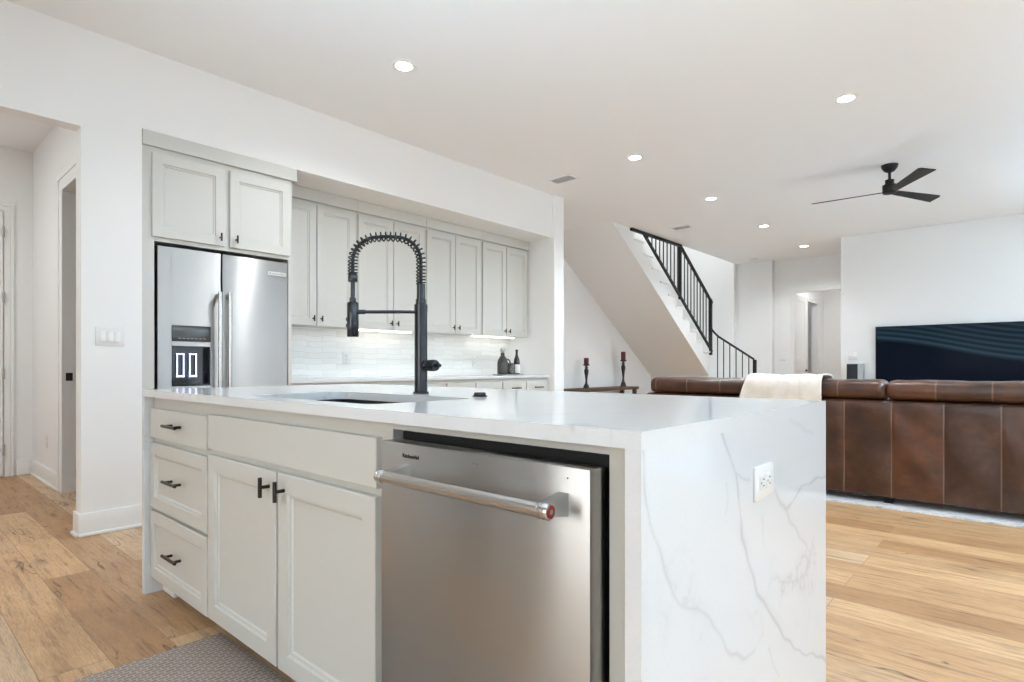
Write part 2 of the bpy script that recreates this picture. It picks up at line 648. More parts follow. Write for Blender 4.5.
def thing(name, label, cat, loc, group=None):
    o = bpy.data.objects.new(name, None)
    o.empty_display_size = 0.05
    COL.objects.link(o)
    o.location = loc
    o['_o'] = tuple(loc)
    return tag(o, label, cat, group)


def tag(o, label, cat, group=None):
    o['label'] = label
    o['category'] = cat
    if group:
        o['group'] = group
    return o


def struct(name, mb, mat, parent=None, smooth=0):
    o = mb.build(name, mat, parent, smooth)
    if parent is None:
        o['kind'] = 'structure'
    return o


def dup(root, shift, label=None, group=None):
    """a copy of a thing with copies of its parts and sub-parts"""
    r = root.copy()
    COL.objects.link(r)
    r.location = Vector(root.location) + Vector(shift)
    if label:
        r['label'] = label
    if group:
        r['group'] = group
    for ch in list(root.children):
        c = ch.copy()
        COL.objects.link(c)
        c.parent = r
        for g in list(ch.children):
            d = g.copy()
            COL.objects.link(d)
            d.parent = c
    return r


def text_mesh(name, body, size, mat, parent, loc, rot):
    cu = bpy.data.curves.new(name, 'FONT')
    cu.body = body
    cu.size = size
    cu.extrude = 0.0004
    cu.align_x = 'CENTER'
    cu.align_y = 'CENTER'
    tmp = bpy.data.objects.new(name + '_tmp', cu)
    COL.objects.link(tmp)
    dg = bpy.context.evaluated_depsgraph_get()
    me = bpy.data.meshes.new_from_object(tmp.evaluated_get(dg))
    bpy.data.objects.remove(tmp)
    me.name = name
    me.transform(Matrix.Translation(Vector(loc) - Vector(parent['_o'])) @ rot.to_4x4())
    me.materials.clear()
    me.materials.append(mat)
    o = bpy.data.objects.new(name, me)
    COL.objects.link(o)
    o.parent = parent
    o['_o'] = tuple(parent['_o'])
    return o


def facing_y(Y0):       # a face looking towards -Y, u = X
    return lambda u, v, d: (u, Y0 - d, v)


def facing_x(X0):       # a face looking towards +X, u = Y
    return lambda u, v, d: (X0 + d, u, v)


# ================================================================== the setting
H = 3.045
WX = -4.235
# --- floor and ceiling
struct('floor', MB().box(-7.4, RW + 0.2, BW - 0.2, 15.2, -0.12, 0), M['floor'])
struct('ceiling', MB().box(-4.38, RW + 0.2, BW - 0.2, 15.2, H, H + 0.3), M['ceiling'])
struct('ceiling_alcove', MB().box(-5.7, -4.38, 5.5, 7.0, H, H + 0.3), M['ceiling'])
struct('ceiling_hall', MB().box(-7.4, -4.38, BW - 0.2, 5.5, H, H + 0.3), M['ceiling'])
c = MB()
c.box(-5.9, -4.2, 6.8, 12.0, 5.6, 5.7)
c.box(-4.38, -4.2, 6.8, 12.0, H + 0.3, 5.6)
c.box(-5.9, -4.38, 6.8, 6.999, H + 0.3, 5.6)
struct('wall_stairwell_upper', c, M['wall'])

# --- the kitchen wall: opening to the hall, recess with cabinets, soffit, wing wall
w = MB()
w.box(WX - 0.12, WX, 0.866, 1.187, 0, H)
w.box(WX - 0.12, WX, -0.75, 0.866, 2.455, H)
w.box(WX - 0.12, WX, -2.58, -0.75, 0, H)
w.box(WX - 0.12, WX, -2.96, -2.58, 2.4, H)
w.box(WX - 0.12, WX, -2.96, -2.58, 0, 0.15)
w.box(WX - 0.12, WX, BW, -2.96, 0, H)
struct('wall_kitchen', w, M['wall'])
struct('wall_soffit', MB().box(-4.93, WX, 1.187, 5.45, 2.54, H), M['wall'])
struct('wall_recess', MB().box(-5.05, -4.93, 1.07, 5.45, 0, H), M['wall'])
struct('wall_recess_end', MB().box(-4.93, WX - 0.12, 1.07, 1.187, 0, H), M['wall'])
struct('wall_wing', MB().box(-5.55, WX + 0.03, 5.45, 5.64, 0, H, 0.008), M['wall'])
struct('trim_1', MB().box(WX - 0.12, WX + 0.001, 0.8655, 0.872, 0.15, 2.455, 0.003), M['wall'])
# --- the hall behind the opening
w = MB()
w.box(-7.18, -7.06, -1.72, 1.19, 0, H)
w.box(-7.06, -5.79, 1.072, 1.15, 0, H)
w.box(-5.79, -5.16, 1.072, 1.15, 2.43, H)
w.box(-5.16, -5.05, 1.072, 1.15, 0, H)
w.box(-7.06, -5.05, 3.1, 3.2, 0, H)
w.box(-7.18, -7.06, 1.19, 3.2, 0, H)
w.box(-7.06, WX - 0.12, -1.72, -1.6, 0, H)
struct('wall_hall', w, M['wall'])
# --- stair alcove and the far end
w = MB()
w.box(-5.67, -5.55, 5.45, 11.65, 0, 5.6)
w.box(-5.55, -4.38, 11.45, 11.65, 0, 5.6)
w.box(-4.38, -3.70, 11.6, 11.8, 0, H)
struct('wall_stairs', w, M['wall'])
w = MB()
w.box(-3.70, -3.34, 11.75, 11.87, 0, H)
w.box(-3.34, -2.46, 11.75, 11.87, 2.41, H)
w.box(-2.46, -0.9, 11.75, 11.87, 0, H)
struct('wall_far', w, M['wall'])
struct('wall_television', MB().box(-2.235, RW, 10.25, 10.40, 0, H, 0.006), M['wall'])
struct('wall_passage', MB().box(-0.9, -0.78, 10.4, 11.87, 0, H), M['wall'])
w = MB()
w.box(-3.72, -3.60, 11.87, 13.55, 0, H)
w.box(-3.72, -3.60, 13.55, 14.35, 2.41, H)
w.box(-3.72, -3.60, 14.35, 15.0, 0, H)
w.box(-3.72, -1.5, 14.9, 15.0, 0, H)
w.box(-1.62, -1.5, 11.87, 15.0, 0, H)
w.box(-4.9, -4.8, 11.65, 15.0, 0, H)
w.box(-4.8, -3.72, 14.9, 15.0, 0, H)
w.box(-4.8, -3.72, 11.65, 11.9, 0, H)
struct('wall_bedroom', w, M['wall'])
# --- garden side with its windows, and the wall behind
w = MB()
ys = [BW]
for a, b in WINDOWS:
    w.box(RW, RW + 0.15, ys[-1], a, 0, H)
    w.box(RW, RW + 0.15, a, b, 2.7, H)
    w.box(RW, RW + 0.15, a, b, 0, 0.1)
    ys.append(b)
w.box(RW, RW + 0.15, ys[-1], 10.4, 0, H)
struct('wall_garden', w, M['wall'])
w = MB()
w.box(WX - 0.12, -2.25, BW - 0.15, BW, 0, H)
w.box(1.05, RW + 0.15, BW - 0.15, BW, 0, H)
w.box(-2.25, 1.05, BW - 0.15, BW, 2.55, H)
w.box(-2.25, 1.05, BW - 0.15, BW, 0, 0.35)
struct('wall_behind', w, M['wall'])


def window(n, fn, L, z0, z1):
    """fn(u, v, d): u along, v up, d depth"""
    def bx(mb, u0, u1, v0, v1, d0, d1):
        p, q = fn(u0, v0, d0), fn(u1, v1, d1)
        mb.box(p[0], q[0], p[1], q[1], p[2], q[2])
    f = MB()
    wide = L > 1
    for u0, u1, v0, v1 in ((0, 0.06, z0, z1), (L - 0.06, L, z0, z1), (0.06, L - 0.06, z0, z0 + 0.06), (0.06, L - 0.06, z1 - 0.06, z1), (L / 2 - 0.035, L / 2 + 0.035, z0 + 0.06, z1 - 0.06))[:5 if wide else 4]:
        bx(f, u0, u1, v0, v1, 0.03, 0.09)
    o = struct('window_%d' % n, f, M['trim'])
    g = MB()
    bx(g, 0.05, L - 0.05, z0 + 0.05, z1 - 0.05, 0.057, 0.063)
    g.build('pane', M['glass'], o, 0)


for i, (a, b) in enumerate(WINDOWS):
    window(i + 1, lambda u, v, d, a=a: (RW + d, a + u, v), b - a, 0.1, 2.7)
window(6, lambda u, v, d: (WX - d, -2.96 + u, v), 0.38, 0.15, 2.4)  # unseen window, put in to mirror as a bright streak in the dishwasher
window(5, lambda u, v, d: (-2.25 + u, BW - d, v), 3.3, 0.35, 2.55)


# --- baseboards: tall flat board with a quarter-round shoe
def baseboard(name, segs):
    mb = MB()
    for (x0, y0, x1, y1, nx, ny) in segs:       # the run and its outward normal
        t, s = 0.016, 0.03
        def bx(th, z0, z1, bev):
            X = [x0, x1, x0 + nx * th, x1 + nx * th]
            Y = [y0, y1, y0 + ny * th, y1 + ny * th]
            mb.box(min(X), max(X), min(Y), max(Y), z0, z1, bev)
        bx(t, 0.015, 0.138, 0.004)
        bx(s, 0.0, 0.020, 0.006)
    return struct(name, mb, M['trim'], smooth=35)


baseboard('baseboard_kitchen', [(WX, 0.851, WX, 1.187, 1, 0), (WX - 0.12, 0.866, WX + 0.012, 0.866, 0, -1), (WX, -2.58, WX, -0.75, 1, 0)])
baseboard('baseboard_hall', [(-7.06, 0.95, -7.06, 1.072, 1, 0), (-7.06, 1.072, -5.942, 1.072, 0, -1), (-5.0, 1.072, WX - 0.12, 1.072, 0, -1), (-7.06, -1.6, -7.06, -0.2, 1, 0)])
baseboard('baseboard_stairs', [(-5.55, 5.64, -5.55, 10.2, 1, 0), (-5.5, 10.234, -4.38, 10.234, 0, -1), (-5.5, 5.64, WX, 5.64, 0, 1)])
baseboard('baseboard_television', [(-2.235, 10.25, RW, 10.25, 0, -1)])
baseboard('baseboard_garden', [(RW, 9.4, RW, 10.25, -1, 0), (-2.2, BW, RW, BW, 0, 1)])
baseboard('baseboard_far', [(-4.3, 11.6, -3.7, 11.6, 0, -1), (-3.7, 11.75, -3.42, 11.75, 0, -1)])


# --- doors
def casing(name, mp, u0, u1, top, wdt=0.085, left=True, right=True):
    mb = MB()
    def bx(a0, a1, b0, b1, d0, d1):
        p, q = mp(a0, b0, d0), mp(a1, b1, d1)
        mb.box(p[0], q[0], p[1], q[1], p[2], q[2], 0.003)
    k = wdt * 0.62
    for d, e0, e1 in ((0.014, 0.0, k), (0.022, k, wdt)):
        if left:
            bx(u0 - e1, u0 - e0, 0, top + e0, 0, d)
        if right:
            bx(u1 + e0, u1 + e1, 0, top + e0, 0, d)
        bx(u0 - e1, u1 + e1, top + e0, top + e1, 0, d)
    return struct(name, mb, M['trim'])


# hall end door (closed, hinges on its edge)
d1 = struct('door_1', MB().door(facing_x(-7.06), -0.06, 0.852, 0.01, 2.44, 0.004, 0.028, 0.11, 0.008, 0.02), M['trim'])
casing('trim_2', facing_x(-7.06), -0.065, 0.862, 2.45, 0.07)
for hz in (0.25, 0.95, 1.65, 2.25):
    MB().tube([(-7.024, 0.858, hz - 0.05), (-7.024, 0.858, hz + 0.05)], 0.009, 8).build('hinge', M['niche'], d1)
# pantry doorway in the hall side wall
casing('trim_3', lambda u, v, d: (u, 1.072 - d, v), -5.79, -5.16, 2.43, 0.15)
sp = MB().box(-5.7895, -5.784, 1.085, 1.13, 0.90, 0.965, 0.002)
tag(sp.build('strike_plate', M['rail_black'], None, 0, (-5.787, 1.107, 0.90)), 'small black latch strike plate on the white hall door jamb', 'strike plate')
# bedroom doorway at the far end
casing('trim_4', lambda u, v, d: (u, 11.75 - d, v), -3.34, -2.46, 2.41, 0.07)
casing('trim_5', lambda u, v, d: (-3.60 + d, u, v), 13.55, 14.35, 2.41, 0.08)


# open two-panel door leaf swung into the bedroom
def leaf():
    hx, hy = -3.375, 11.885
    ang = math.radians(91)
    du = Vector((math.cos(ang), math.sin(ang), 0))
    nn = Vector((math.sin(ang), -math.cos(ang), 0))
    def mp(u, v, d):
        p = Vector((hx, hy, 0)) + du * u + nn * d
        return (p.x, p.y, v)
    o = MB()
    o.door(mp, 0, 0.84, 0.01, 1.05, -0.035, 0.0, 0.11, 0.012, 0.02)
    o.door(mp, 0, 0.84, 1.05, 2.40, -0.035, 0.0, 0.11, 0.012, 0.02)
    d = struct('door_2', o, M['trim'])
    q = MB()
    a = Vector(mp(0.78, 0.93, 0.0))
    q.tube([a, a + nn * 0.05], 0.011, 10)
    q.tube([a + nn * 0.05, a + nn * 0.05 - du * 0.11], 0.009, 10)
    q.lathe([(0.028, 0), (0.028, 0.008)], a, nn, 16)
    q.build('lever_handle', M['rail_black'], d)


leaf()
# pantry shelving seen through the hall doorway
sh = thing('pantry_shelving', 'pale grey built-in shelving seen through the hall doorway', 'shelving', (-6.7, 2.1, 0))
MB().box(-7.055, -6.5, 1.17, 3.09, 0.08, 0.88, 0.003).build('base_unit', M['cabinet'], sh)
MB().box(-7.055, -6.55, 1.17, 3.09, 0.0, 0.08).build('plinth', M['dark_case'], sh)
MB().box(-7.055, -6.47, 1.165, 3.09, 0.88, 0.92, 0.004).build('worktop', M['quartz'], sh)
MB().box(-7.055, -6.72, 1.17, 3.09, 1.62, 2.42, 0.003).build('upper_unit', M['cabinet'], sh)
for z in (1.15, 1.38):
    MB().box(-7.055, -6.75, 1.17, 3.09, z, z + 0.025).build('shelf', M['trim'], sh)


# ================================================================== kitchen wall: fridge, cabinets
BX = -4.93
struct('wall_backsplash', MB().box(BX, BX + 0.008, 2.19, 5.45, 0.914, 1.40), M['tile'])


def bar_pull(parent, p, axis, out, length=0.15, stand=0.030, r=0.0066):
    """bar pull with two posts; p = centre on the face"""
    p, axis, out = Vector(p), Vector(axis), Vector(out)
    mb = MB()
    mb.tube([p + out * stand - axis * length / 2, p + out * stand + axis * length / 2], r, 10)
    for s in (-1, 1):
        q = p + axis * s * length * 0.32
        mb.tube([q, q + out * stand], r * 0.9, 8)
    return mb.build('pull', M['bronze'], parent)


def t_pull(parent, p, out, axis=(0, 0, 1), length=0.055, stand=0.030, r=0.0064):
    p, axis, out = Vector(p), Vector(axis), Vector(out)
    mb = MB()
    mb.tube([p + out * stand - axis * length / 2, p + out * stand + axis * length / 2], r, 10)
    mb.tube([p, p + out * stand], r * 0.9, 8)
    return mb.build('pull', M['bronze'], parent)


# --- fridge surround with the two doors above
fs = thing('fridge_surround_cabinet', 'tall pale grey cabinet framing the fridge with two doors over it', 'cabinet', (WX - 0.3, 1.7, 0))
b = MB()
b.box(BX + 0.002, WX - 0.02, 1.19, 1.262, 0, 2.444)
b.box(BX + 0.002, WX - 0.02, 2.176, 2.205, 0, 2.444)
b.box(BX + 0.002, WX - 0.02, 1.262, 2.176, 1.835, 2.444)
b.build('body', M['cabinet'], fs, 0)
mb = MB().box(WX - 0.1, WX + 0.004, 1.19, 2.237, 2.444, 2.539, 0.002)
mb.build('crown_moulding', M['cabinet'], fs, 0)
fx = facing_x(WX - 0.02)
dl = MB().door(fx, 1.245, 1.70, 1.862, 2.405, 0, 0.020, 0.062).build('door', M['cabinet'], fs)
t_pull(dl, (WX, 1.665, 1.92), (1, 0, 0))
dr = MB().door(fx, 1.735, 2.182, 1.862, 2.405, 0, 0.020, 0.062).build('door', M['cabinet'], fs)
t_pull(dr, (WX, 1.775, 1.92), (1, 0, 0))

# --- side-by-side fridge
fr = thing('refrigerator', 'stainless side-by-side refrigerator with water dispenser and tall bar handles', 'refrigerator', (-4.58, 1.72, 0))
MB().box(-4.90, -4.32, 1.268, 2.170, 0.03, 1.815, 0.004).build('body', M['dark_gap'], fr)
mb = MB()
for y in (1.32, 2.12):
    for x in (-4.85, -4.38):
        MB().lathe([(0.025, 0), (0.02, 0.03)], (x, y, 0.0), (0, 0, 1), 12).build('levelling_foot', M['dark_case'], fr)
FX = -4.245
# freezer door is a frame of slabs around the dispenser recess
DY0, DY1, DZ0, DZ1 = 1.365, 1.605, 0.885, 1.155
fd = MB()
fd.box(-4.315, FX, 1.278, DY0, 0.06, 1.808, 0.004)
fd.box(-4.315, FX, DY1, 1.676, 0.06, 1.808, 0.004)
fd.box(-4.315, FX, DY0 - 0.006, DY1 + 0.006, 0.06, DZ0, 0)
fd.box(-4.315, FX, DY0 - 0.006, DY1 + 0.006, DZ1, 1.808, 0)
fd.box(-4.315, -4.31, DY0, DY1, DZ0, DZ1)
fdo = fd.build('freezer_door', M['steel_fridge'], fr, 0)
MB().box(-4.315, FX, 1.686, 2.168, 0.06, 1.808, 0.006).build('fridge_door', M['steel_fridge'], fr)
MB().box(FX, FX + 0.004, 1.362, 1.607, 1.185, 1.292, 0.002).build('control_panel', M['grey_gloss'], fdo)
for k in range(7):
    MB().box(FX + 0.004, FX + 0.0046, 1.40 + k * 0.026, 1.418 + k * 0.026, 1.203, 1.208).build('indicator', M['text_grey'], fdo, 0)
mb = MB()
mb.box(-4.311, -4.305, DY0, DY1, DZ0, DZ1)
for (a, b2, c2, d2) in ((DY0, DY0 + 0.006, DZ0, DZ1), (DY1 - 0.006, DY1, DZ0, DZ1), (DY0, DY1, DZ0, DZ0 + 0.012), (DY0, DY1, DZ1 - 0.008, DZ1)):
    mb.box(-4.311, FX + 0.002, a, b2, c2, d2)
mb.build('dispenser_recess', M['black_gloss'], fdo, 0)
for y in (1.405, 1.484):
    mb = MB()
    mb.box(-4.290, -4.286, y, y + 0.008, 0.945, 1.105)
    mb.box(-4.290, -4.286, y + 0.040, y + 0.048, 0.945, 1.105)
    mb.box(-4.290, -4.286, y, y + 0.048, 0.945, 0.957)
    mb.box(-4.290, -4.286, y, y + 0.048, 1.097, 1.105)
    mb.build('dispenser_paddle', M['paddle'], fdo, 0)
for y in (1.650, 1.716):
    mb = MB()
    mb.tube([(FX + 0.055, y, 0.35), (FX + 0.055, y, 1.535)], 0.0135, 16)
    for z in (0.38, 1.505):
        mb.box(FX, FX + 0.058, y - 0.012, y + 0.012, z - 0.018, z + 0.018, 0.004)
    mb.build('handle', M['steel_bar'], fr)
bd = MB().box(FX + 0.0005, FX + 0.004, 2.012, 2.150, 1.700, 1.728, 0.002).build('brand_badge', M['white_plastic'], fr)
text_mesh('lettering', 'KitchenAid', 0.026, M['text_grey'], bd, (FX + 0.0045, 2.081, 1.7145), Matrix.Rotation(PI / 2, 3, 'Z') @ Matrix.Rotation(PI / 2, 3, 'X'))

# --- four wall cabinets
UX = -4.60
CW = 0.8105
U0 = 2.207
ux = facing_x(UX - 0.02)
up = thing('wall_cabinet', 'pale grey two-door wall cabinet next to the fridge, first of four', 'cabinet', (-4.76, U0, 1.36), 'wall cabinets over the back counter')
b = MB()
b.box(BX + 0.009, UX - 0.02, U0 + 0.001, U0 + CW - 0.001, 1.372, 2.54)
b.build('body', M['cabinet'], up, 0)
MB().box(UX - 0.02, UX + 0.006, U0 + 0.001, U0 + CW - 0.001, 2.435, 2.539, 0.002).build('crown_moulding', M['cabinet'], up, 0)
a = MB().door(ux, U0 + 0.012, U0 + CW / 2 - 0.004, 1.368, 2.415, 0, 0.02, 0.062).build('door', M['cabinet'], up)
t_pull(a, (UX, U0 + CW / 2 - 0.038, 1.43), (1, 0, 0), length=0.05)
a = MB().door(ux, U0 + CW / 2 + 0.004, U0 + CW - 0.022, 1.368, 2.415, 0, 0.02, 0.062).build('door', M['cabinet'], up)
t_pull(a, (UX, U0 + CW / 2 + 0.038, 1.43), (1, 0, 0), length=0.05)
for k, lb in ((1, 'pale grey two-door wall cabinet directly behind the tall black faucet arch'),
              (2, 'pale grey two-door wall cabinet third along from the fridge'),
              (3, 'pale grey two-door wall cabinet at the wing wall, above the bottles')):
    dup(up, (0, CW * k, 0), lb)
# LED strips under the second and the fourth
ld = MB().box(-4.80, -4.775, 3.06, 3.78, 1.358, 1.3715, 0.002).build('led_strip', M['led'], None, 0, (-4.79, 3.06, 1.358))
tag(ld, 'lit white LED strip under the wall cabinet behind the faucet', 'LED strip', 'under-cabinet LED strips')
l2 = ld.copy()
COL.objects.link(l2)
l2.location = Vector(ld.location) + Vector((0, 1.60, 0))
l2['label'] = 'lit white LED strip under the wall cabinet above the bottles'
for yy in (2.6, 3.42, 4.23, 5.02):
    area_light('under_cabinet_light', (-4.79, yy, 1.352), (0, 0, 0), 0.02, 0.70, 0.20 if yy > 3 else 0.10, (1, 0.975, 0.93))

# --- four base cabinets and the back worktop
KX = -4.31
kx = facing_x(KX)
bc = thing('base_cabinet', 'pale grey base cabinet under the back counter next to the fridge', 'cabinet', (-4.6, U0, 0), 'base cabinets under the back counter')
b = MB()
b.box(BX + 0.001, KX, U0 + 0.001, U0 + CW - 0.001, 0.1, 0.884)
b.box(BX + 0.001, KX - 0.06, U0 + 0.001, U0 + CW - 0.001, 0, 0.1)
b.build('body', M['cabinet'], bc, 0)
for s in (0, 1):
    y0 = U0 + 0.012 + s * (CW / 2 - 0.006)
    y1 = y0 + CW / 2 - 0.018
    dw = MB().door(kx, y0, y1, 0.715, 0.845, 0, 0.02, 0).build('drawer', M['cabinet'], bc)
    bar_pull(dw, (KX + 0.02, (y0 + y1) / 2, 0.775), (0, 1, 0), (1, 0, 0), 0.15)
    dd = MB().door(kx, y0, y1, 0.12, 0.69, 0, 0.02, 0.06).build('door', M['cabinet'], bc)
    t_pull(dd, (KX + 0.02, y1 - 0.03 if s == 0 else y0 + 0.03, 0.63), (1, 0, 0))
for k, lb in ((1, 'pale grey base cabinet under the back counter, second from the fridge'),
              (2, 'pale grey base cabinet under the back counter, third from the fridge'),
              (3, 'pale grey base cabinet under the bottle tray end of back counter')):
    dup(bc, (0, CW * k, 0), lb)
tag(MB().box(BX + 0.009, -4.275, 2.207, 5.449, 0.884, 0.914, 0.003).build('back_worktop', M['quartz'], None, 0, (-4.6, 3.8, 0.884)),
    'long white quartz worktop along the tiled backsplash', 'worktop')


# --- wall plates
def plate(name, label, cat, mp, u, v, wdt, hgt, kind, group=None):
    o = thing(name, label, cat, mp(u, v, 0), group)
    def bx(mb, u0, u1, v0, v1, d0, d1, bev=0.0):
        p, q = mp(u0, v0, d0), mp(u1, v1, d1)
        mb.box(p[0], q[0], p[1], q[1], p[2], q[2], bev)
        return mb
    bx(MB(), u - wdt / 2, u + wdt / 2, v - hgt / 2, v + hgt / 2, 0, 0.006, 0.002).build('cover_plate', M['white_plastic'], o)
    if kind == 'switch':
        n = max(1, round(wdt / 0.046) if wdt > 0.1 else 1)
        for i in range(n):
            cu = u + (i - (n - 1) / 2) * 0.0395
            bx(MB(), cu - 0.0145, cu + 0.0145, v - 0.033, v + 0.033, 0.005, 0.0095, 0.002).build('rocker_switch', M['trim'], o)
    else:
        hor = wdt > hgt
        for s in (-1, 1):
            cu, cv = (u + s * 0.021, v) if hor else (u, v + s * 0.021)
            f = bx(MB(), cu - 0.0165, cu + 0.0165, cv - 0.0165, cv + 0.0165, 0.005, 0.0085, 0.003).build('socket', M['white_plastic'], o)
            for t in (-1, 1):
                if hor:
                    bx(MB(), cu - 0.002, cu + 0.009, cv + t * 0.0075 - 0.0014, cv + t * 0.0075 + 0.0014, 0.008, 0.0088).build('slot', M['socket_dark'], f, 0)
                else:
                    bx(MB(), cu + t * 0.0075 - 0.0014, cu + t * 0.0075 + 0.0014, cv - 0.002, cv + 0.009, 0.008, 0.0088).build('slot', M['socket_dark'], f, 0)
            if hor:
                bx(MB(), cu - 0.012, cu - 0.007, cv - 0.0025, cv + 0.0025, 0.008, 0.0088).build('slot', M['socket_dark'], f, 0)
            else:
                bx(MB(), cu - 0.0025, cu + 0.0025, cv - 0.012, cv - 0.007, 0.008, 0.0088).build('slot', M['socket_dark'], f, 0)
    return o


plate('light_switch', 'white three-rocker light switch on the wall beside the fridge', 'light switch', facing_x(WX), 1.013, 1.20, 0.150, 0.112, 'switch')
plate('wall_outlet', 'white outlet low on the hall wall beside the doorway', 'outlet', lambda u, v, d: (u, 1.072 - d, v), -6.42, 0.36, 0.072, 0.115, 'outlet')
bsx = facing_x(BX + 0.008)
plate('wall_outlet', 'white outlet on the backsplash below the faucet spray head', 'outlet', bsx, 3.10, 1.10, 0.072, 0.115, 'outlet', 'backsplash outlets')
plate('wall_outlet', 'white outlet on the backsplash beside the bottle tray', 'outlet', bsx, 4.83, 1.08, 0.072, 0.115, 'outlet', 'backsplash outlets')
plate('light_switch', 'white light switch on the wall above the small speaker', 'light switch', lambda u, v, d: (u, 10.25 - d, v), -2.065, 1.17, 0.118, 0.11, 'switch')
plate('light_switch', 'white light switch on the far wall beside the bedroom doorway', 'light switch', lambda u, v, d: (u, 11.75 - d, v), -3.55, 1.17, 0.118, 0.11, 'switch')

# --- things on the back counter
tr = tag(MB().box(-4.66, -4.50, 4.87, 5.24, 0.9142, 0.924, 0.003).build('serving_tray', M['slate'], None, 0, (-4.58, 5.05, 0.9142)),
         'thin grey serving tray on the back counter', 'tray')
jg = thing('glass_jug', 'smoked glass jug with black handle on the grey tray', 'jug', (-4.59, 4.965, 0.9242))
MB().lathe([(0.05, 0), (0.062, 0.006), (0.064, 0.02), (0.064, 0.13), (0.058, 0.16), (0.036, 0.20), (0.024, 0.215), (0.024, 0.245), (0.026, 0.25)], (-4.59, 4.965, 0.9242)).build('body', M['growler'], jg)
MB().lathe([(0.016, 0.25), (0.018, 0.262), (0.028, 0.27), (0.03, 0.285), (0.022, 0.305), (0.008, 0.312)], (-4.59, 4.965, 0.9242)).build('stopper', M['niche'], jg)
pts = []
for k in range(13):
    t = k / 12 * PI
    pts.append((-4.575 + 0.015 * math.sin(t), 5.022 + 0.045 * math.sin(t), 0.99 + 0.055 * (1 - math.cos(t))))
MB().tube(pts, 0.008, 10).build('handle', M['handle_black'], jg)
gt = MB().lathe([(0.026, 0), (0.031, 0.004), (0.034, 0.14), (0.032, 0.14), (0.029, 0.008), (0.001, 0.006)], (-4.57, 5.105, 0.9242))
tag(gt.build('drinking_glass', M['glass'], None, 35, (-4.57, 5.105, 0.9242)), 'tall clear drinking glass between the jug and the wine bottle', 'glass')
wb = thing('wine_bottle', 'dark wine bottle with a white label on the grey tray', 'bottle', (-4.57, 5.19, 0.9242))
MB().lathe([(0.03, 0), (0.037, 0.004), (0.038, 0.14), (0.033, 0.175), (0.020, 0.21), (0.0145, 0.235), (0.0145, 0.275), (0.017, 0.277), (0.017, 0.29), (0.015, 0.291)], (-4.57, 5.19, 0.9242)).build('body', M['bottle_dark'], wb)
MB().lathe([(0.0385, 0.012), (0.039, 0.014), (0.039, 0.112), (0.0385, 0.114)], (-4.57, 5.19, 0.9242)).build('paper_label', M['bottle_label'], wb)
cn = MB().lathe([(0.034, 0), (0.036, 0.004), (0.036, 0.12), (0.032, 0.132), (0.012, 0.134)], (-4.64, 5.16, 0.9242))
tag(cn.build('canister', M['handle_black'], None, 35, (-4.64, 5.16, 0.9242)), 'short black canister standing behind the wine bottle', 'canister')

# ================================================================== the island
IY0, IY1 = 0.835, 1.96
IX0, IX1 = -2.98, -0.468
SX0, SX1, SY0, SY1 = -2.13, -1.355, 0.932, 1.335      # sink opening


def on_end(px, py):     # pixel of the photograph's island end -> (Y, z) on that face
    f, s_, c_ = 580.4, math.sin(math.radians(41.83)), math.cos(math.radians(41.83))
    u = (px - 512) / f
    z = IX1 / (c_ * u - s_)
    return ((s_ * u + c_) * z, 1.02 - (py - 366) * z / f)


def cv(pts):
    return [on_end(620 + x / 2.119, 360 + y / 2.119) for x, y in pts]


VEINS = [
    (cv([(200, 95), (205, 125), (222, 170), (236, 212), (247, 240), (253, 300), (258, 380), (272, 430), (290, 495), (325, 545), (352, 590), (385, 625), (412, 622), (440, 640)]), 0.0078, 1.0),
    (cv([(247, 240), (262, 248), (276, 256)]), 0.005, 0.9),
    (cv([(330, 275), (340, 300), (352, 318), (366, 296), (385, 270), (415, 252), (440, 244)]), 0.0062, 0.9),
    (cv([(352, 318), (362, 344), (382, 378), (402, 404)]), 0.0042, 0.75),
    (cv([(50, 180), (54, 240), (57, 300), (64, 340), (75, 378), (92, 424), (104, 470), (112, 496), (127, 516), (165, 528), (188, 544), (212, 590), (234, 626), (262, 630), (286, 618)]), 0.0042, 0.8),
    (cv([(300, 335), (303, 365), (306, 392)]), 0.004, 0.45),
    (cv([(224, 262), (226, 300), (223, 328)]), 0.003, 0.5),
    (cv([(335, 100), (358, 122), (382, 142), (412, 158)]), 0.003, 0.45),
    (cv([(314, 612), (320, 640), (336, 672)]), 0.003, 0.6),
    (cv([(40, 340), (30, 400), (34, 470)]), 0.003, 0.3),
    (cv([(298, 540), (302, 580), (288, 612)]), 0.003, 0.35),
    (cv([(256, 120), (258, 150)]), 0.003, 0.35),
]


def vein_at(y, z):
    wob = 0.0045 * math.sin(y * 33 + z * 21) + 0.002 * math.sin(z * 71 - y * 30)
    y += wob
    z += 0.003 * math.sin(y * 44 - z * 30)
    best = 0.0
    for pts, wd, st in VEINS:
        for (ay, az), (by, bz) in zip(pts, pts[1:]):
            if min(ay, by) - 0.03 > y or max(ay, by) + 0.03 < y or min(az, bz) - 0.03 > z or max(az, bz) + 0.03 < z:
                continue
            ly, lz = by - ay, bz - az
            L2 = ly * ly + lz * lz + 1e-12
            t = max(0, min(1, ((y - ay) * ly + (z - az) * lz) / L2))
            dd = math.hypot(y - ay - t * ly, z - az - t * lz)
            w_ = wd * (0.55 + 0.35 * math.sin(y * 41 + z * 67) + 0.25 * math.sin(z * 23))
            w_ = max(w_ * 1.55, 0.0028)
            k = max(0.0, 1 - (dd / w_) ** 2) * st
            halo = max(0.0, 1 - dd / (w_ * 3.2)) * 0.22 * st
            best = max(best, k, halo)
    return best


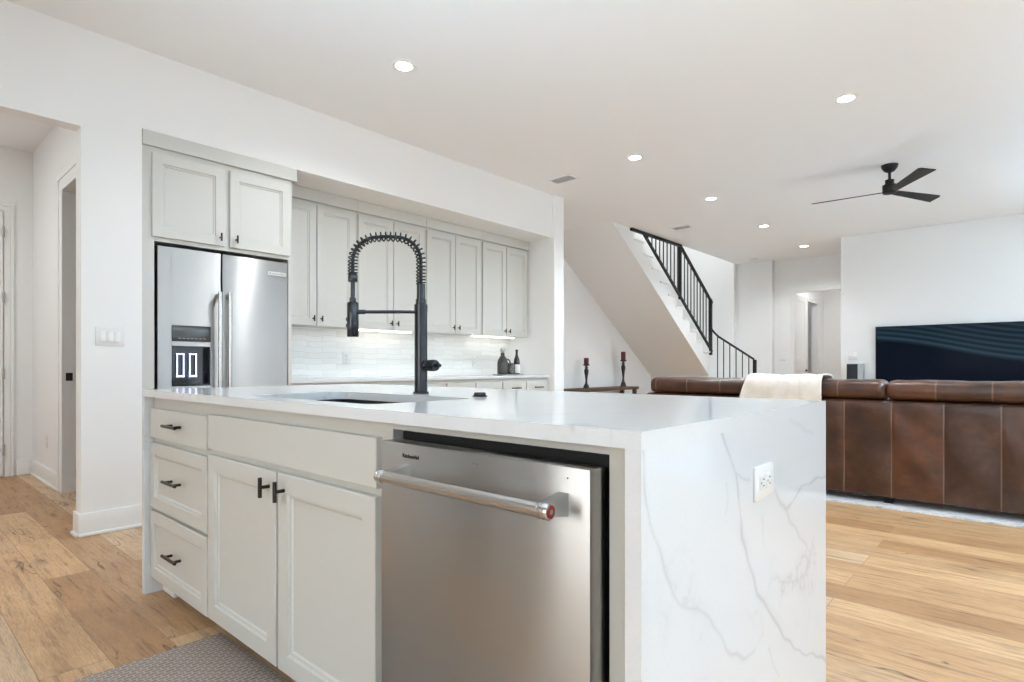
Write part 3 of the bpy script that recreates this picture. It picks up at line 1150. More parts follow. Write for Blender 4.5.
iw = thing('island_worktop', 'white veined quartz island worktop with waterfall ends', 'worktop', ((IX0 + IX1) / 2, (IY0 + IY1) / 2, 0))
mb = MB()
zt, zb = 0.914, 0.884
mb.box(IX0, SX0, IY0, IY1, zb, zt)
mb.box(SX1, IX1, IY0, IY1, zb, zt)
mb.box(SX0, SX1, IY0, SY0, zb, zt)
mb.box(SX0, SX1, SY1, IY1, zb, zt)
for (cx_, cy_, sx_, sy_) in ((SX0, SY0, 1, 1), (SX1, SY0, -1, 1), (SX0, SY1, 1, -1), (SX1, SY1, -1, -1)):
    R_ = 0.05
    mb.poly_prism([(cx_, cy_)] + [(cx_ + sx_ * R_ * (1 - math.sin(t * PI / 16)), cy_ + sy_ * R_ * (1 - math.cos(t * PI / 16))) for t in range(9)], 'z', zb, zt)
mb.build('top_slab', M['quartz'], iw, 0)
MB().box(IX0, IX0 + 0.03, IY0, IY1, 0, zb).build('waterfall_panel', M['quartz'], iw, 0)


def waterfall_end():
    n_y, n_z = 280, 220
    o = Vector(iw['_o'])
    verts, faces, val = [], [], []
    for i in range(n_y + 1):
        y = IY0 + (IY1 - IY0) * i / n_y
        for j in range(n_z + 1):
            z = zb * j / n_z
            verts.append((IX1 - o.x, y - o.y, z - o.z))
            val.append(vein_at(y, z))
    for i in range(n_y):
        for j in range(n_z):
            a = i * (n_z + 1) + j
            faces.append((a, a + n_z + 1, a + n_z + 2, a + 1))
    nb = len(verts)
    ring = [i * (n_z + 1) for i in range(n_y + 1)] + [n_y * (n_z + 1) + j for j in range(1, n_z + 1)] + [i * (n_z + 1) + n_z for i in range(n_y - 1, -1, -1)] + [j for j in range(n_z - 1, 0, -1)]
    for q in ring:
        x, y, z = verts[q]
        verts.append((x - 0.03, y, z))
        val.append(val[q])
    m = len(ring)
    for k in range(m):
        k2 = (k + 1) % m
        faces.append((ring[k], nb + k, nb + k2, ring[k2]))
    faces.append(tuple(nb + k for k in range(m)))
    me = bpy.data.meshes.new('waterfall_panel')
    me.from_pydata(verts, [], faces)
    at = me.attributes.new('vein', 'FLOAT', 'POINT')
    at.data.foreach_set('value', val)
    me.materials.append(M['quartz'])
    ob = bpy.data.objects.new('waterfall_panel', me)
    COL.objects.link(ob)
    ob.parent = iw


waterfall_end()
plate('wall_outlet', 'white outlet set sideways in the veined waterfall end of the island', 'outlet', facing_x(IX1), 1.40, 0.752, 0.125, 0.078, 'outlet')

FY = 0.875            # face-frame plane
fy = facing_y(FY)
# --- drawer cabinet
dc = thing('drawer_cabinet', 'pale grey island cabinet with three drawers', 'cabinet', (-2.61, 1.2, 0))
b = MB()
b.box(-2.949, -2.289, FY, 1.62, 0.08, 0.8835)
b.box(-2.80, -2.289, FY + 0.07, 1.6, 0.0, 0.08)
b.box(-2.949, -2.80, FY + 0.045, 1.6, 0.0, 0.08)
b.build('body', M['cabinet'], dc, 0)
MB().box(-2.949, -2.80, FY + 0.033, FY + 0.045, 0.0, 0.03, 0.004).build('shoe_moulding', M['trim'], dc, 0)
for (z0, z1, st) in ((0.703, 0.832, 0), (0.392, 0.679, 0.048), (0.080, 0.377, 0.048)):
    dw = MB().door(fy, -2.938, -2.300, z0, z1, 0, 0.02, st).build('drawer', M['cabinet'], dc)
    bar_pull(dw, (-2.612, FY - 0.02, (z0 + z1) / 2 + 0.004), (1, 0, 0), (0, -1, 0), 0.15)
# --- sink cabinet
sc_ = thing('sink_cabinet', 'pale grey two-door island cabinet under the sink', 'cabinet', (-1.745, 1.2, 0))
b = MB()
b.box(-2.288, -2.27, FY, 1.62, 0.08, 0.8835)
b.box(-1.195, -1.178, FY, 1.62, 0.08, 0.8835)
b.box(-2.27, -1.195, 1.6, 1.62, 0.08, 0.8835)
b.box(-2.27, -1.195, FY, 1.6, 0.08, 0.1)
b.box(-2.27, -1.195, FY, FY + 0.02, 0.1, 0.8835)
b.box(-2.288, -1.178, FY + 0.07, 1.6, 0.0, 0.08)
b.build('body', M['cabinet'], sc_, 0)
MB().door(fy, -2.284, -1.222, 0.712, 0.840, 0, 0.02, 0).build('false_drawer_front', M['cabinet'], sc_)
a = MB().door(fy, -2.285, -1.754, 0.083, 0.690, 0, 0.02, 0.058).build('door', M['cabinet'], sc_)
t_pull(a, (-1.795, FY - 0.02, 0.640), (0, -1, 0), length=0.062)
a = MB().door(fy, -1.738, -1.226, 0.083, 0.690, 0, 0.02, 0.058).build('door', M['cabinet'], sc_)
t_pull(a, (-1.697, FY - 0.02, 0.640), (0, -1, 0), length=0.062)
# --- filler frame around the dishwasher
ff = MB()
ff.box(-0.553, -0.4985, FY, 1.62, 0.0, 0.8835)
ff.box(-1.177, -0.553, FY, FY + 0.02, 0.864, 0.8835)
tag(ff.build('filler_panel', M['cabinet'], None, 0, (-0.525, 1.2, 0)), 'pale grey filler frame between dishwasher and waterfall end', 'cabinet panel')
bp = MB().box(-2.949, -0.499, 1.621, 1.64, 0, 0.8835)
tag(bp.build('island_rear_panel', M['cabinet'], None, 0, (-1.7, 1.63, 0)), 'pale grey panel under the seating side of the island', 'cabinet panel')

# --- dishwasher
dwa = thing('dishwasher', 'stainless dishwasher in the island with a thick bar handle', 'dishwasher', (-0.86, 1.1, 0))
MB().box(-1.170, -0.556, 0.90, 1.50, 0.02, 0.858).build('body', M['dark_gap'], dwa, 0)
mb = MB()
for x in (-1.12, -0.60):
    for y in (0.96, 1.44):
        MB().lathe([(0.02, 0), (0.016, 0.022)], (x, y, 0), (0, 0, 1), 10).build('levelling_foot', M['dark_case'], dwa)
MB().box(-1.165, -0.560, 0.88, 0.90, 0.02, 0.10).build('kick_plate', M['dark_gap'], dwa, 0)
DYF = 0.825
dd = MB().box(-1.158, -0.560, DYF, 0.872, 0.105, 0.843, 0.0025).build('door', M['steel'], dwa)
MB().box(-1.165, -0.574, 0.872, 0.8985, 0.110, 0.836).build('door_liner', M['dark_case'], dwa, 0)
hb = MB()
HZ, HYc = 0.777, 0.762
hb.tube([(-1.062, HYc, HZ), (-0.612, HYc, HZ)], 0.0135, 24)
h_o = hb.build('handle', M['steel_bar'], dwa)
for x, s in ((-1.078, -1), (-0.596, 1)):
    mb = MB()
    mb.lathe([(0.0145, -0.022), (0.0150, -0.021), (0.0150, -0.014), (0.0138, -0.0135), (0.0138, -0.012), (0.0150, -0.0115), (0.0150, -0.002), (0.0142, 0.0), (0.0115, 0.0005)], (x, HYc, HZ), (s, 0, 0), 28)
    mb.build('end_cap', M['chrome'], h_o)
    MB().lathe([(0.0112, 0), (0.0112, 0.0009), (0.0108, 0.0011)], (x + s * 0.0004, HYc, HZ), (s, 0, 0), 24).build('medallion', M['red'], h_o)
    MB().lathe([(0.0046, 0), (0.0046, 0.0006)], (x + s * 0.0014, HYc, HZ), (s, 0, 0), 20).build('medallion_emblem', M['chrome'], h_o)
    mb = MB()
    xc = x - s * 0.020
    mb.poly_prism([(DYF + 0.002, HZ - 0.022), (DYF + 0.002, HZ + 0.020), (HYc - 0.002, HZ + 0.010), (HYc - 0.002, HZ - 0.010)], 'x', xc - 0.011, xc + 0.011)
    mb.build('bracket', M['steel_bar'], h_o, 0)
text_mesh('lettering', 'KitchenAid', 0.0130, M['text_dark'], dd, (-1.046, DYF - 0.0004, 0.815), Matrix.Rotation(PI / 2, 3, 'X'))
mb = MB()
for x in (-0.842, -0.833):
    mb.lathe([(0.0012, 0), (0.0012, 0.0006)], (x, DYF, 0.822), (0, -1, 0), 8)
mb.lathe([(0.0016, 0), (0.0016, 0.0006)], (-0.607, DYF, 0.823), (0, -1, 0), 8)
mb.build('indicator_dots', M['text_dark'], dd, 0)

# --- sink
sk = thing('kitchen_sink', 'dark undermount sink sunk into the island worktop', 'sink', ((SX0 + SX1) / 2, (SY0 + SY1) / 2, 0.66))
mb = MB()
x0, x1, y0, y1 = SX0 - 0.004, SX1 + 0.004, SY0 - 0.004, SY1 + 0.004
mb.box(x0 - 0.012, x0, y0 - 0.012, y1 + 0.012, 0.66, 0.8835)
mb.box(x1, x1 + 0.012, y0 - 0.012, y1 + 0.012, 0.66, 0.8835)
mb.box(x0, x1, y0 - 0.012, y0, 0.66, 0.8835)
mb.box(x0, x1, y1, y1 + 0.012, 0.66, 0.8835)
mb.box(x0, x1, y0, y1, 0.66, 0.672)
mb.build('basin', M['sink'], sk, 0)
MB().lathe([(0.045, 0), (0.045, 0.003), (0.02, 0.004)], ((SX0 + SX1) / 2, 1.22, 0.672)).build('drain', M['chrome'], sk)

# --- spring faucet
fx0, fy0 = -1.75, 1.43
ft = thing('kitchen_faucet', 'tall dark gunmetal spring faucet with pull-down spray head', 'faucet', (fx0, fy0, 0.914))
MB().lathe([(0.030, 0.0), (0.030, 0.006), (0.0255, 0.009)], (fx0, fy0, 0.914), seg=32).build('base_ring', M['gunmetal'], ft)
MB().lathe([(0.0245, 0.006), (0.0245, 0.315), (0.0255, 0.316), (0.0255, 0.342), (0.0235, 0.343), (0.0200, 0.345), (0.0200, 0.362), (0.0165, 0.364), (0.0160, 0.42)], (fx0, fy0, 0.914), seg=32).build('post', M['gunmetal'], ft)
ry = 0.262
SD = Vector((-0.745, -0.667, 0))          # the spout is swung this way
P0 = Vector((fx0, fy0, 0))
path = []
zs, zc, rc = 1.333, 1.422, 0.094


def on_spout(d, z):
    return P0 + SD * d + Vector((0, 0, z))


for k in range(6):
    path.append(on_spout(0, zs + (zc - zs) * k / 6))
for k in range(17):
    t = k / 16 * PI / 2
    path.append(on_spout(rc - rc * math.cos(t), zc + rc * math.sin(t)))
for k in range(1, 6):
    path.append(on_spout(rc + (ry - 2 * rc) * k / 6, zc + rc + 0.002 * math.sin(PI * k / 6)))
for k in range(17):
    t = k / 16 * PI / 2
    path.append(on_spout(ry - rc + rc * math.sin(t), zc + rc * math.cos(t)))
for k in range(1, 4):
    path.append(on_spout(ry, zc - (zc - 1.372) * k / 3))
MB().tube(path, 0.0066, 12).build('hose', M['rail_black'], ft)


def coil(path, r, wire, pitch):
    L = [0.0]
    for a, b in zip(path, path[1:]):
        L.append(L[-1] + (b - a).length)
    tot = L[-1]
    # the spring is stretched over the arch and tight at both ends
    n = 3200
    dens = [1.0 / (pitch * (0.62 + 0.55 * math.sin(PI * (i + 0.5) / n) ** 0.8)) for i in range(n)]
    ph = [0.0]
    for d in dens:
        ph.append(ph[-1] + d * tot / n)
    pts = []
    j = 0
    for i in range(n + 1):
        s = tot * i / n
        while j < len(path) - 2 and L[j + 1] < s:
            j += 1
        f = (s - L[j]) / max(1e-9, L[j + 1] - L[j])
        p = path[j].lerp(path[j + 1], f)
        j0, j1 = max(0, j - 1), min(len(path) - 1, j + 2)
        t = (path[j1] - path[j0]).normalized()
        e1 = SD.cross(Vector((0, 0, 1))).normalized()
        e2 = t.cross(e1).normalized()
        a = 2 * PI * ph[i]
        pts.append(p + (e1 * math.cos(a) + e2 * math.sin(a)) * r)
    return pts


MB().tube(coil(path, 0.0168, 0.0031, 0.0160)[::4], 0.0030, 7).build('spring_coil', M['gunmetal'], ft)
HP = on_spout(ry, 0)
MB().lathe([(0.0165, 0), (0.0180, 0.003), (0.0180, 0.028), (0.0165, 0.031)], (HP.x, HP.y, 1.343), seg=24).build('spring_collar', M['gunmetal'], ft)
sh_ = MB().lathe([(0.020, 0), (0.0220, 0.003), (0.0220, 0.128), (0.0195, 0.133), (0.0125, 0.135), (0.0120, 0.150), (0.0085, 0.152), (0.0085, 0.213)], (HP.x, HP.y, 1.132), seg=28).build('spray_head', M['gunmetal'], ft)
for z in (1.175, 1.200):
    q = HP + SD * 0.021
    MB().lathe([(0.0075, -0.004), (0.0075, 0.003), (0.005, 0.0045)], (q.x, q.y, z), SD, 14).build('spray_button', M['rail_black'], sh_)
mb = MB()
mb.tube([on_spout(0.02, 1.228), on_spout(ry - 0.026, 1.228)], 0.0066, 14)
mb.tube([on_spout(ry - 0.047, 1.228), on_spout(ry - 0.015, 1.228)], 0.0090, 14)
mb.build('support_arm', M['gunmetal'], ft)
kn = MB()
kn.lathe([(0.0130, 0.0), (0.0130, 0.030), (0.0190, 0.031), (0.0205, 0.034), (0.0205, 0.044), (0.0195, 0.045), (0.0195, 0.048), (0.0205, 0.049), (0.0205, 0.085), (0.0185, 0.089), (0.0070, 0.090), (0.0062, 0.112), (0.0050, 0.113)], (fx0, fy0, 1.022), (1, 0, 0), 32)
kb = kn.build('control_knob', M['gunmetal'], ft)
mb = MB()
for k in range(28):
    t = 2 * PI * k / 28
    mb.tube([(fx0 + 0.051, fy0 + 0.0205 * math.cos(t), 1.022 + 0.0205 * math.sin(t)), (fx0 + 0.083, fy0 + 0.0205 * math.cos(t), 1.022 + 0.0205 * math.sin(t))], 0.0011, 5)
mb.build('knurling', M['gunmetal'], kb, 0)
tag(MB().lathe([(0.026, 0), (0.026, 0.004), (0.021, 0.006), (0.021, 0.012), (0.018, 0.0145), (0.002, 0.015)], (-1.42, 1.42, 0.9142), seg=28).build('air_switch_button', M['gunmetal'], None, 35, (-1.42, 1.42, 0.9142)),
    'round dark push button on the worktop beside the sink', 'button')

# --- mat on the floor in front of the sink
tag(MB().box(-2.285, -0.75, 0.30, 0.905, 0.0005, 0.014, 0.006).build('kitchen_mat', M['mat'], None, 35, (-1.5, 0.6, 0.0005)),
    'taupe woven mat on the floor in front of the island doors', 'mat')

# ================================================================== staircase
SXW, SXO = -5.55, -4.38
RISE, RUN = 0.18, 0.268
T0, YB = 1.26, 10.28         # first straight tread: height, front edge
st = thing('staircase', 'white staircase climbing along the wall behind the sofa', 'staircase', (-4.96, 10.0, 0))
nst = 11
top = [(YB, T0)]
prof = []
yy, zz = YB, T0
prof.append((10.234, T0 - RISE))
prof.append((YB, T0 - RISE))
for k in range(nst):
    prof.append((yy, zz))
    yy -= RUN
    prof.append((yy, zz))
    zz += RISE
prof.append((yy, 3.30))
low = lambda y: 0.856 + (10.234 - y) * 0.675
prof.append((yy - 0.0, max(3.0, low(yy))))
yt = 7.0
pf = [(10.234, 0.0), (10.234, T0 - RISE), (YB + 0.001, T0 - RISE)]
pts = [(10.234, 0.856)]
k = 0
yy, zz = YB, T0
pts.append((10.234, T0 - RISE))
pts.append((YB, T0 - RISE))
while zz < 3.30:
    pts.append((yy, zz))
    yy -= RUN
    pts.append((yy, zz))
    zz += RISE
pts.append((yt, zz - RISE))
pts.append((yt, low(yt)))
MB().poly_prism(pts, 'x', SXW + 0.001, SXO - 0.02).build('flight', M['wall'], st, 0)
MB().poly_prism(pts, 'x', SXO - 0.02, SXO).build('stringer', M['trim'], st, 0)
# thin moulding along the stringer's lower edge
ym = 10.234 - (3.043 - 0.10 - 0.856) / 0.675
pm = [(10.234, low(10.234)), (ym, low(ym)), (ym, low(ym) + 0.10), (10.234, low(10.234) + 0.10)]
MB().poly_prism(pm, 'x', SXO, SXO + 0.012).build('stringer_moulding', M['trim'], st, 0)
yy, zz = YB, T0
while zz < 2.95:
    MB().box(SXW + 0.002, SXO + 0.022, yy - RUN - 0.002, yy + 0.026, zz, zz + 0.028, 0.006).build('tread', M['trim'], st)
    yy -= RUN
    zz += RISE
# lower part: block under the winders and three winder treads
MB().box(SXW + 0.001, SXO, 10.235, 11.449, 0.0, 0.54).build('landing', M['wall'], st, 0)
A = (SXO, YB)
wind = [[A, (SXO, 11.449), (-4.95, 11.449)], [A, (-4.95, 11.449), (SXW + 0.001, 11.449), (SXW + 0.001, 10.95)], [A, (SXW + 0.001, 10.95), (SXW + 0.001, YB)]]
for i, poly in enumerate(wind):
    MB().poly_prism(poly, 'z', 0.54, 0.72 + i * RISE).build('winder_tread', M['trim'], st, 0)
for k in range(3):
    x0 = SXO + (2 - k) * 0.28
    MB().box(SXO + 0.001 if k == 2 else x0, x0 + 0.28, YB, 11.449, 0.0, 0.18 * (k + 1) - 0.03).build('riser_block', M['trim'], st, 0)
    MB().box(SXO + 0.001 if k == 2 else x0, x0 + 0.305, YB - 0.03, 11.449, 0.18 * (k + 1) - 0.03, 0.18 * (k + 1), 0.005).build('tread', M['trim'], st)

# --- iron railing
rl = thing('stair_railing', 'black iron stair railing with thin square balusters', 'railing', (-4.36, 10.34, 0.0))
RXp = -4.362


def bar(name, p, q, wx, wz):
    """rectangular bar between two points in a vertical plane"""
    p, q = Vector(p), Vector(q)
    t = (q - p).normalized()
    side = Vector((0, 0, 1)).cross(t)
    if side.length < 1e-4:
        side = Vector((1, 0, 0))
    side.normalize()
    upv = t.cross(side).normalized()
    mb = MB()
    A = [mb.bm.verts.new(p + side * sx * wx / 2 + upv * sz * wz / 2) for sx, sz in ((-1, -1), (1, -1), (1, 1), (-1, 1))]
    B = [mb.bm.verts.new(q + side * sx * wx / 2 + upv * sz * wz / 2) for sx, sz in ((-1, -1), (1, -1), (1, 1), (-1, 1))]
    mb.bm.faces.new(list(reversed(A)))
    mb.bm.faces.new(B)
    for i in range(4):
        j = (i + 1) % 4
        mb.bm.faces.new((A[i], A[j], B[j], B[i]))
    return mb.build(name, M['rail_black'], rl, 0)


botz = lambda y: 1.29 + 0.69 * (10.36 - y)
topz = lambda y: 3.025 - 0.655 * (y - 9.07)
bar('handrail', (RXp, 7.48, 3.022), (RXp, 9.09, 3.022), 0.04, 0.04)
bar('handrail', (RXp, 9.07, 3.03), (RXp, 10.37, topz(10.37)), 0.038, 0.040)
bar('bottom_rail', (RXp, 7.86, botz(7.86)), (RXp, 10.36, botz(10.36)), 0.035, 0.035)
bar('newel_post', (RXp, 9.07, botz(9.07) - 0.05), (RXp, 9.07, 3.03), 0.042, 0.042)
bar('newel_post', (RXp, 10.31, 1.22), (RXp, 10.31, topz(10.31) + 0.03), 0.046, 0.046)
n = 20
for i in range(1, n):
    y = 7.86 + (10.36 - 7.86) * i / n
    if abs(y - 9.07) < 0.05:
        continue
    t = 3.01 if y < 9.07 else topz(y)
    if t - botz(y) < 0.06:
        continue
    bar('baluster', (RXp, y, botz(y)), (RXp, y, t), 0.014, 0.014)
# lower flight: sweeps down from the post to the last newel
LY = 10.275
px_ = lambda x: 1.60 - 0.66 * (x + 4.28)
mb = MB()
mb.tube([(RXp, 10.34, 1.86), (RXp + 0.012, 10.30, 1.76), (-4.33, LY, 1.69), (-4.28, LY, 1.625), (-4.20, LY, px_(-4.20)), (-3.575, LY, px_(-3.575))], 0.018, 8)
mb.build('handrail', M['rail_black'], rl, 35)
bar('newel_post', (-3.565, LY, 0.0), (-3.565, LY, 1.13), 0.05, 0.05)
for i in range(6):
    x = -4.22 + i * 0.111
    step = 0.54 if x < -4.10 else 0.36 if x < -3.82 else 0.18
    bar('baluster', (x, LY, step), (x, LY, px_(x)), 0.014, 0.014)

# ================================================================== console with candles
ct = thing('console_table', 'low dark wooden console table against the wall under the stairs', 'console table', (-5.36, 8.25, 0))
MB().box(-5.53, -5.19, 7.30, 9.18, 0.61, 0.66, 0.006).build('tabletop', M['wood'], ct)
for x in (-5.50, -5.25):
    for y in (7.34, 9.08):
        MB().box(x - 0.02, x + 0.04, y, y + 0.06, 0, 0.61, 0.004).build('leg', M['wood'], ct)
MB().box(-5.48, -5.22, 7.36, 9.12, 0.15, 0.18, 0.003).build('shelf', M['wood'], ct)


def candlestick(y, hh, ch, label):
    o = thing('candlestick', label, 'candlestick', (-5.36, y, 0.66), 'candlesticks on the console')
    s = hh / 0.40
    prof = [(0.055, 0), (0.055, 0.012), (0.046, 0.02), (0.040, 0.05), (0.022, 0.075), (0.019, 0.10), (0.016, 0.13), (0.024, 0.20), (0.036, 0.27), (0.038, 0.30), (0.026, 0.325), (0.020, 0.335), (0.036, 0.345), (0.020, 0.355), (0.018, 0.37), (0.055, 0.388), (0.058, 0.40)]
    MB().lathe([(r, h * s) for r, h in prof], (-5.36, y, 0.66)).build('stand', M['candlestick'], o)
    MB().lathe([(0.038, 0), (0.040, 0.004), (0.040, ch - 0.004), (0.036, ch), (0.010, ch - 0.006)], (-5.36, y, 0.66 + hh)).build('candle', M['wax'], o)
    MB().tube([(-5.36, y, 0.66 + hh + ch - 0.01), (-5.36, y, 0.66 + hh + ch + 0.012)], 0.0025, 6).build('wick', M['text_dark'], o)


candlestick(7.79, 0.385, 0.105, 'shorter turned dark candlestick with a burgundy candle on the console')
candlestick(8.93, 0.465, 0.145, 'taller turned dark candlestick with a burgundy candle on the console')

# ================================================================== living area
tag(MB().box(-3.05, 2.3, 4.85, 8.6, 0.0005, 0.016, 0.005).build('area_rug', M['rug'], None, 35, (-0.4, 6.7, 0)),
    'pale grey and white mottled rug under the sofa', 'rug')

SB = 4.95       # plane of the sofa's back
SFX0, SFX1 = -2.715, 1.12
sf = thing('leather_sofa', 'brown patched leather sofa seen from behind', 'sofa', (-0.8, 5.4, 0.016))
SEAMS = [-1.058 + 0.304 * k for k in range(-6, 8)]
TONES = {}
rnd = random.Random(3)
for k in range(-8, 9):
    TONES[k] = rnd.uniform(0.12, 0.62)
TONES[0], TONES[1], TONES[2], TONES[-1], TONES[3] = 0.40, 0.92, 0.16, 0.35, 0.30


def leather_attrs(ob, off=0.0, zmin=-9, seam_on=True):
    me = ob.data
    o = Vector(ob['_o'])
    tv, sv = [], []
    for v in me.vertices:
        x = v.co.x + o.x - off
        q = (x + 1.058) / 0.304
        k = math.floor(q)
        tv.append(TONES.get(k, 0.4))
        dist = abs(q - round(q)) * 0.304
        sv.append(1.0 if (dist < 0.0042 and seam_on) else 0.0)
    a = me.attributes.new('tone', 'FLOAT', 'POINT')
    a.data.foreach_set('value', tv)
    a = me.attributes.new('seam', 'FLOAT', 'POINT')
    a.data.foreach_set('value', sv)
    return ob


def sofa_back():
    xs = [SFX0]
    for s in SEAMS:
        if SFX0 + 0.02 < s < SFX1 - 0.02:
            xs += [s - 0.012, s - 0.005, s - 0.0035, s + 0.0035, s + 0.005, s + 0.012]
            xs += [s + 0.03, s + 0.08, s + 0.15, s + 0.22, s + 0.27]
    xs = sorted(x for x in set(xs) if x < SFX1) + [SFX1]
    z0, z1 = 0.055, 0.768
    mb = MB()
    prof = [(0.16, z0), (0.02, z0), (0.0, z0 + 0.02)] + [(0.0, z0 + 0.02 + (z1 - z0 - 0.045) * j / 14) for j in range(1, 15)] + [(0.006, z1 - 0.010), (0.022, z1), (0.30, z1), (0.30, z0)]
    rows = []
    for x in xs:
        q = (x + 1.058) / 0.304
        fr_ = q - math.floor(q)
        k = math.floor(q)
        row = []
        for j, (d, z) in enumerate(prof):
            b = 0.0
            if 2 <= j <= 17:
                hv = (z - z0) / (z1 - z0)
                b = 0.012 * (4 * fr_ * (1 - fr_)) ** 0.35
                b += 0.006 * math.sin(x * 31 + z * 9) * math.sin(hv * PI) * math.exp(-((hv - 0.8) / 0.22) ** 2)
                b += 0.004 * math.sin(x * 17 + z * 13 + k)
            row.append(mb.bm.verts.new((x, SB + 0.012 + d - b, z)))
        rows.append(row)
    m = len(prof)
    for a, b in zip(rows, rows[1:]):
        for j in range(m):
            j2 = (j + 1) % m
            mb.bm.faces.new((a[j], a[j2], b[j2], b[j]))
    mb.bm.faces.new(rows[0])
    mb.bm.faces.new(list(reversed(rows[-1])))
    return leather_attrs(mb.build('backrest', M['leather'], sf, 50))


sofa_back()
CUTS = [SFX0 + 0.015, -1.74, -0.795, 0.155, SFX1 - 0.01]


def cushion_roll(x0, x1, k):
    mb = MB()
    nx, na = 60, 28
    xs = [x0 + (x1 - x0) * i / nx for i in range(nx + 1)]
    for s in SEAMS:
        t = s - 0.045
        if x0 + 0.06 < t < x1 - 0.06:
            xs += [t - 0.006, t - 0.0035, t + 0.0035, t + 0.006]
    xs.sort()
    yc, zc = SB + 0.165, 0.842
    ay, az = 0.165, 0.076
    rings = []
    for x in xs:
        e = min(x - x0, x1 - x) / 0.045
        f = 1.0 if e >= 1 else math.sqrt(max(0.0, 1 - (1 - e) ** 2)) * 0.55 + 0.45
        wv = 0.0022 * math.sin(x * 13 + k) + 0.001 * math.sin(x * 37 + 2 * k)
        ring = []
        for i in range(na):
            t = 2 * PI * i / na
            cx, cz = math.cos(t), math.sin(t)
            pw = 2 / 3.4
            y = yc + ay * (0.6 + 0.4 * f) * math.copysign(abs(cx) ** pw, cx)
            zf = f if cz > 0 else (0.5 + 0.5 * f)
            z = zc + (az + wv) * zf * math.copysign(abs(cz) ** pw, cz)
            ring.append(mb.bm.verts.new((x, y, max(z, 0.7685))))
        rings.append(ring)
    for a, b in zip(rings, rings[1:]):
        for i in range(na):
            j = (i + 1) % na
            mb.bm.faces.new((a[i], a[j], b[j], b[i]))
    mb.bm.faces.new(rings[0])
    mb.bm.faces.new(list(reversed(rings[-1])))
    return leather_attrs(mb.build('back_cushion', M['leather'], sf, 60), -0.045)


for k in range(4):
    cushion_roll(CUTS[k] + 0.006, CUTS[k + 1] - 0.006, k)
for k in range(4):
    leather_attrs(MB().rounded(CUTS[k] + 0.006, CUTS[k + 1] - 0.006, SB + 0.30, SB + 0.50, 0.44, 0.80, 4.5).build('lumbar_cushion', M['leather'], sf, 60), 0, -9, False)
    leather_attrs(MB().rounded(CUTS[k] + 0.006, CUTS[k + 1] - 0.006, SB + 0.32, SB + 1.02, 0.30, 0.47, 5.0).build('seat_cushion', M['leather'], sf, 60), 0, -9, False)
leather_attrs(MB().box(SFX0 + 0.01, SFX1 - 0.01, SB + 0.31, SB + 0.98, 0.06, 0.31, 0.02).build('seat_base', M['leather'], sf), 0, -9, False)
for x0, x1 in ((SFX0, SFX0 + 0.2), (SFX1 - 0.2, SFX1)):
    leather_attrs(MB().box(x0 - 0.002, x1 + 0.002, SB + 0.32, SB + 1.02, 0.06, 0.62, 0.05, 4).build('arm', M['leather'], sf), 0, -9, False)
for x in (SFX0 + 0.15, -0.78, SFX1 - 0.15):
    for y in (SB + 0.08, SB + 0.92):
        MB().box(x - 0.03, x + 0.03, y - 0.03, y + 0.03, 0.016, 0.06).build('foot', M['dark_gap'], sf, 0)


# --- throw blanket over the back
def blanket():
    mb = MB()
    prof = [(-0.026, 0.50), (-0.026, 0.56), (-0.027, 0.62), (-0.028, 0.68), (-0.030, 0.74), (-0.031, 0.80), (-0.029, 0.85), (-0.020, 0.895), (0.0, 0.920), (0.03, 0.933), (0.08, 0.938), (0.16, 0.938), (0.24, 0.935), (0.30, 0.927), (0.335, 0.905), (0.345, 0.86), (0.345, 0.82)]
    nu = 44
    g = []
    for i in range(nu + 1):
        u = i / nu
        row = []
        for j, (d, z) in enumerate(prof):
            hang = max(0.0, 0.93 - z) if d < 0.1 else 0.0
            xl = -1.775 - hang * 0.30
            xr = -1.205
            x = xl + (xr - xl) * u
            rip = 0.007 * math.sin(u * 15 + 1.3) * min(1, hang * 5) + 0.004 * math.sin(u * 33 + z * 9)
            dz = 0.005 * math.sin(u * 9.5 + d * 6) + 0.003 * math.sin(u * 27)
            if u > 0.93:
                dz += 0.010 * (u - 0.93) / 0.07
            row.append(mb.bm.verts.new((x, SB + d - abs(rip) * (1 if d < 0.1 else 0), z + dz * (1 if z > 0.9 else 0.3))))
        g.append(row)
    for i in range(nu):
        for j in range(len(prof) - 1):
            mb.bm.faces.new((g[i][j], g[i][j + 1], g[i + 1][j + 1], g[i + 1][j]))
    o = mb.build('throw_blanket', M['throw'], None, 80, (-1.49, 5.1, 0.93))
    md = o.modifiers.new('thickness', 'SOLIDIFY')
    md.thickness = 0.014
    md.offset = 1
    tag(o, 'cream plush throw blanket draped over the back of the sofa', 'blanket')


blanket()

# --- television, speaker
tv = thing('television', 'large black flat television on the white wall', 'television', (-0.80, 10.2, 1.05))
MB().box(-1.755, 0.155, 10.185, 10.225, 0.525, 1.612, 0.006).build('case', M['black_gloss'], tv)
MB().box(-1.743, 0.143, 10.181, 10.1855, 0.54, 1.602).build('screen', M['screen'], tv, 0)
MB().box(-1.1, -0.5, 10.225, 10.249, 0.85, 1.3).build('wall_bracket', M['dark_case'], tv, 0)
spk = thing('speaker', 'small dark speaker standing on the white cabinet beside the television', 'speaker', (-2.0, 10.1, 0.44))
MB().box(-2.115, -1.905, 10.06, 10.23, 0.4405, 1.055, 0.004).build('case', M['niche'], spk)
MB().box(-2.112, -1.965, 10.052, 10.06, 0.45, 1.050, 0.002).build('grille_cloth', M['fabric_black'], spk)
mc = thing('media_cabinet', 'low white media cabinet under the television behind the sofa', 'cabinet', (-0.9, 10.05, 0))
MB().box(-2.2, 0.5, 9.85, 10.233, 0.06, 0.40, 0.004).build('body', M['trim'], mc)
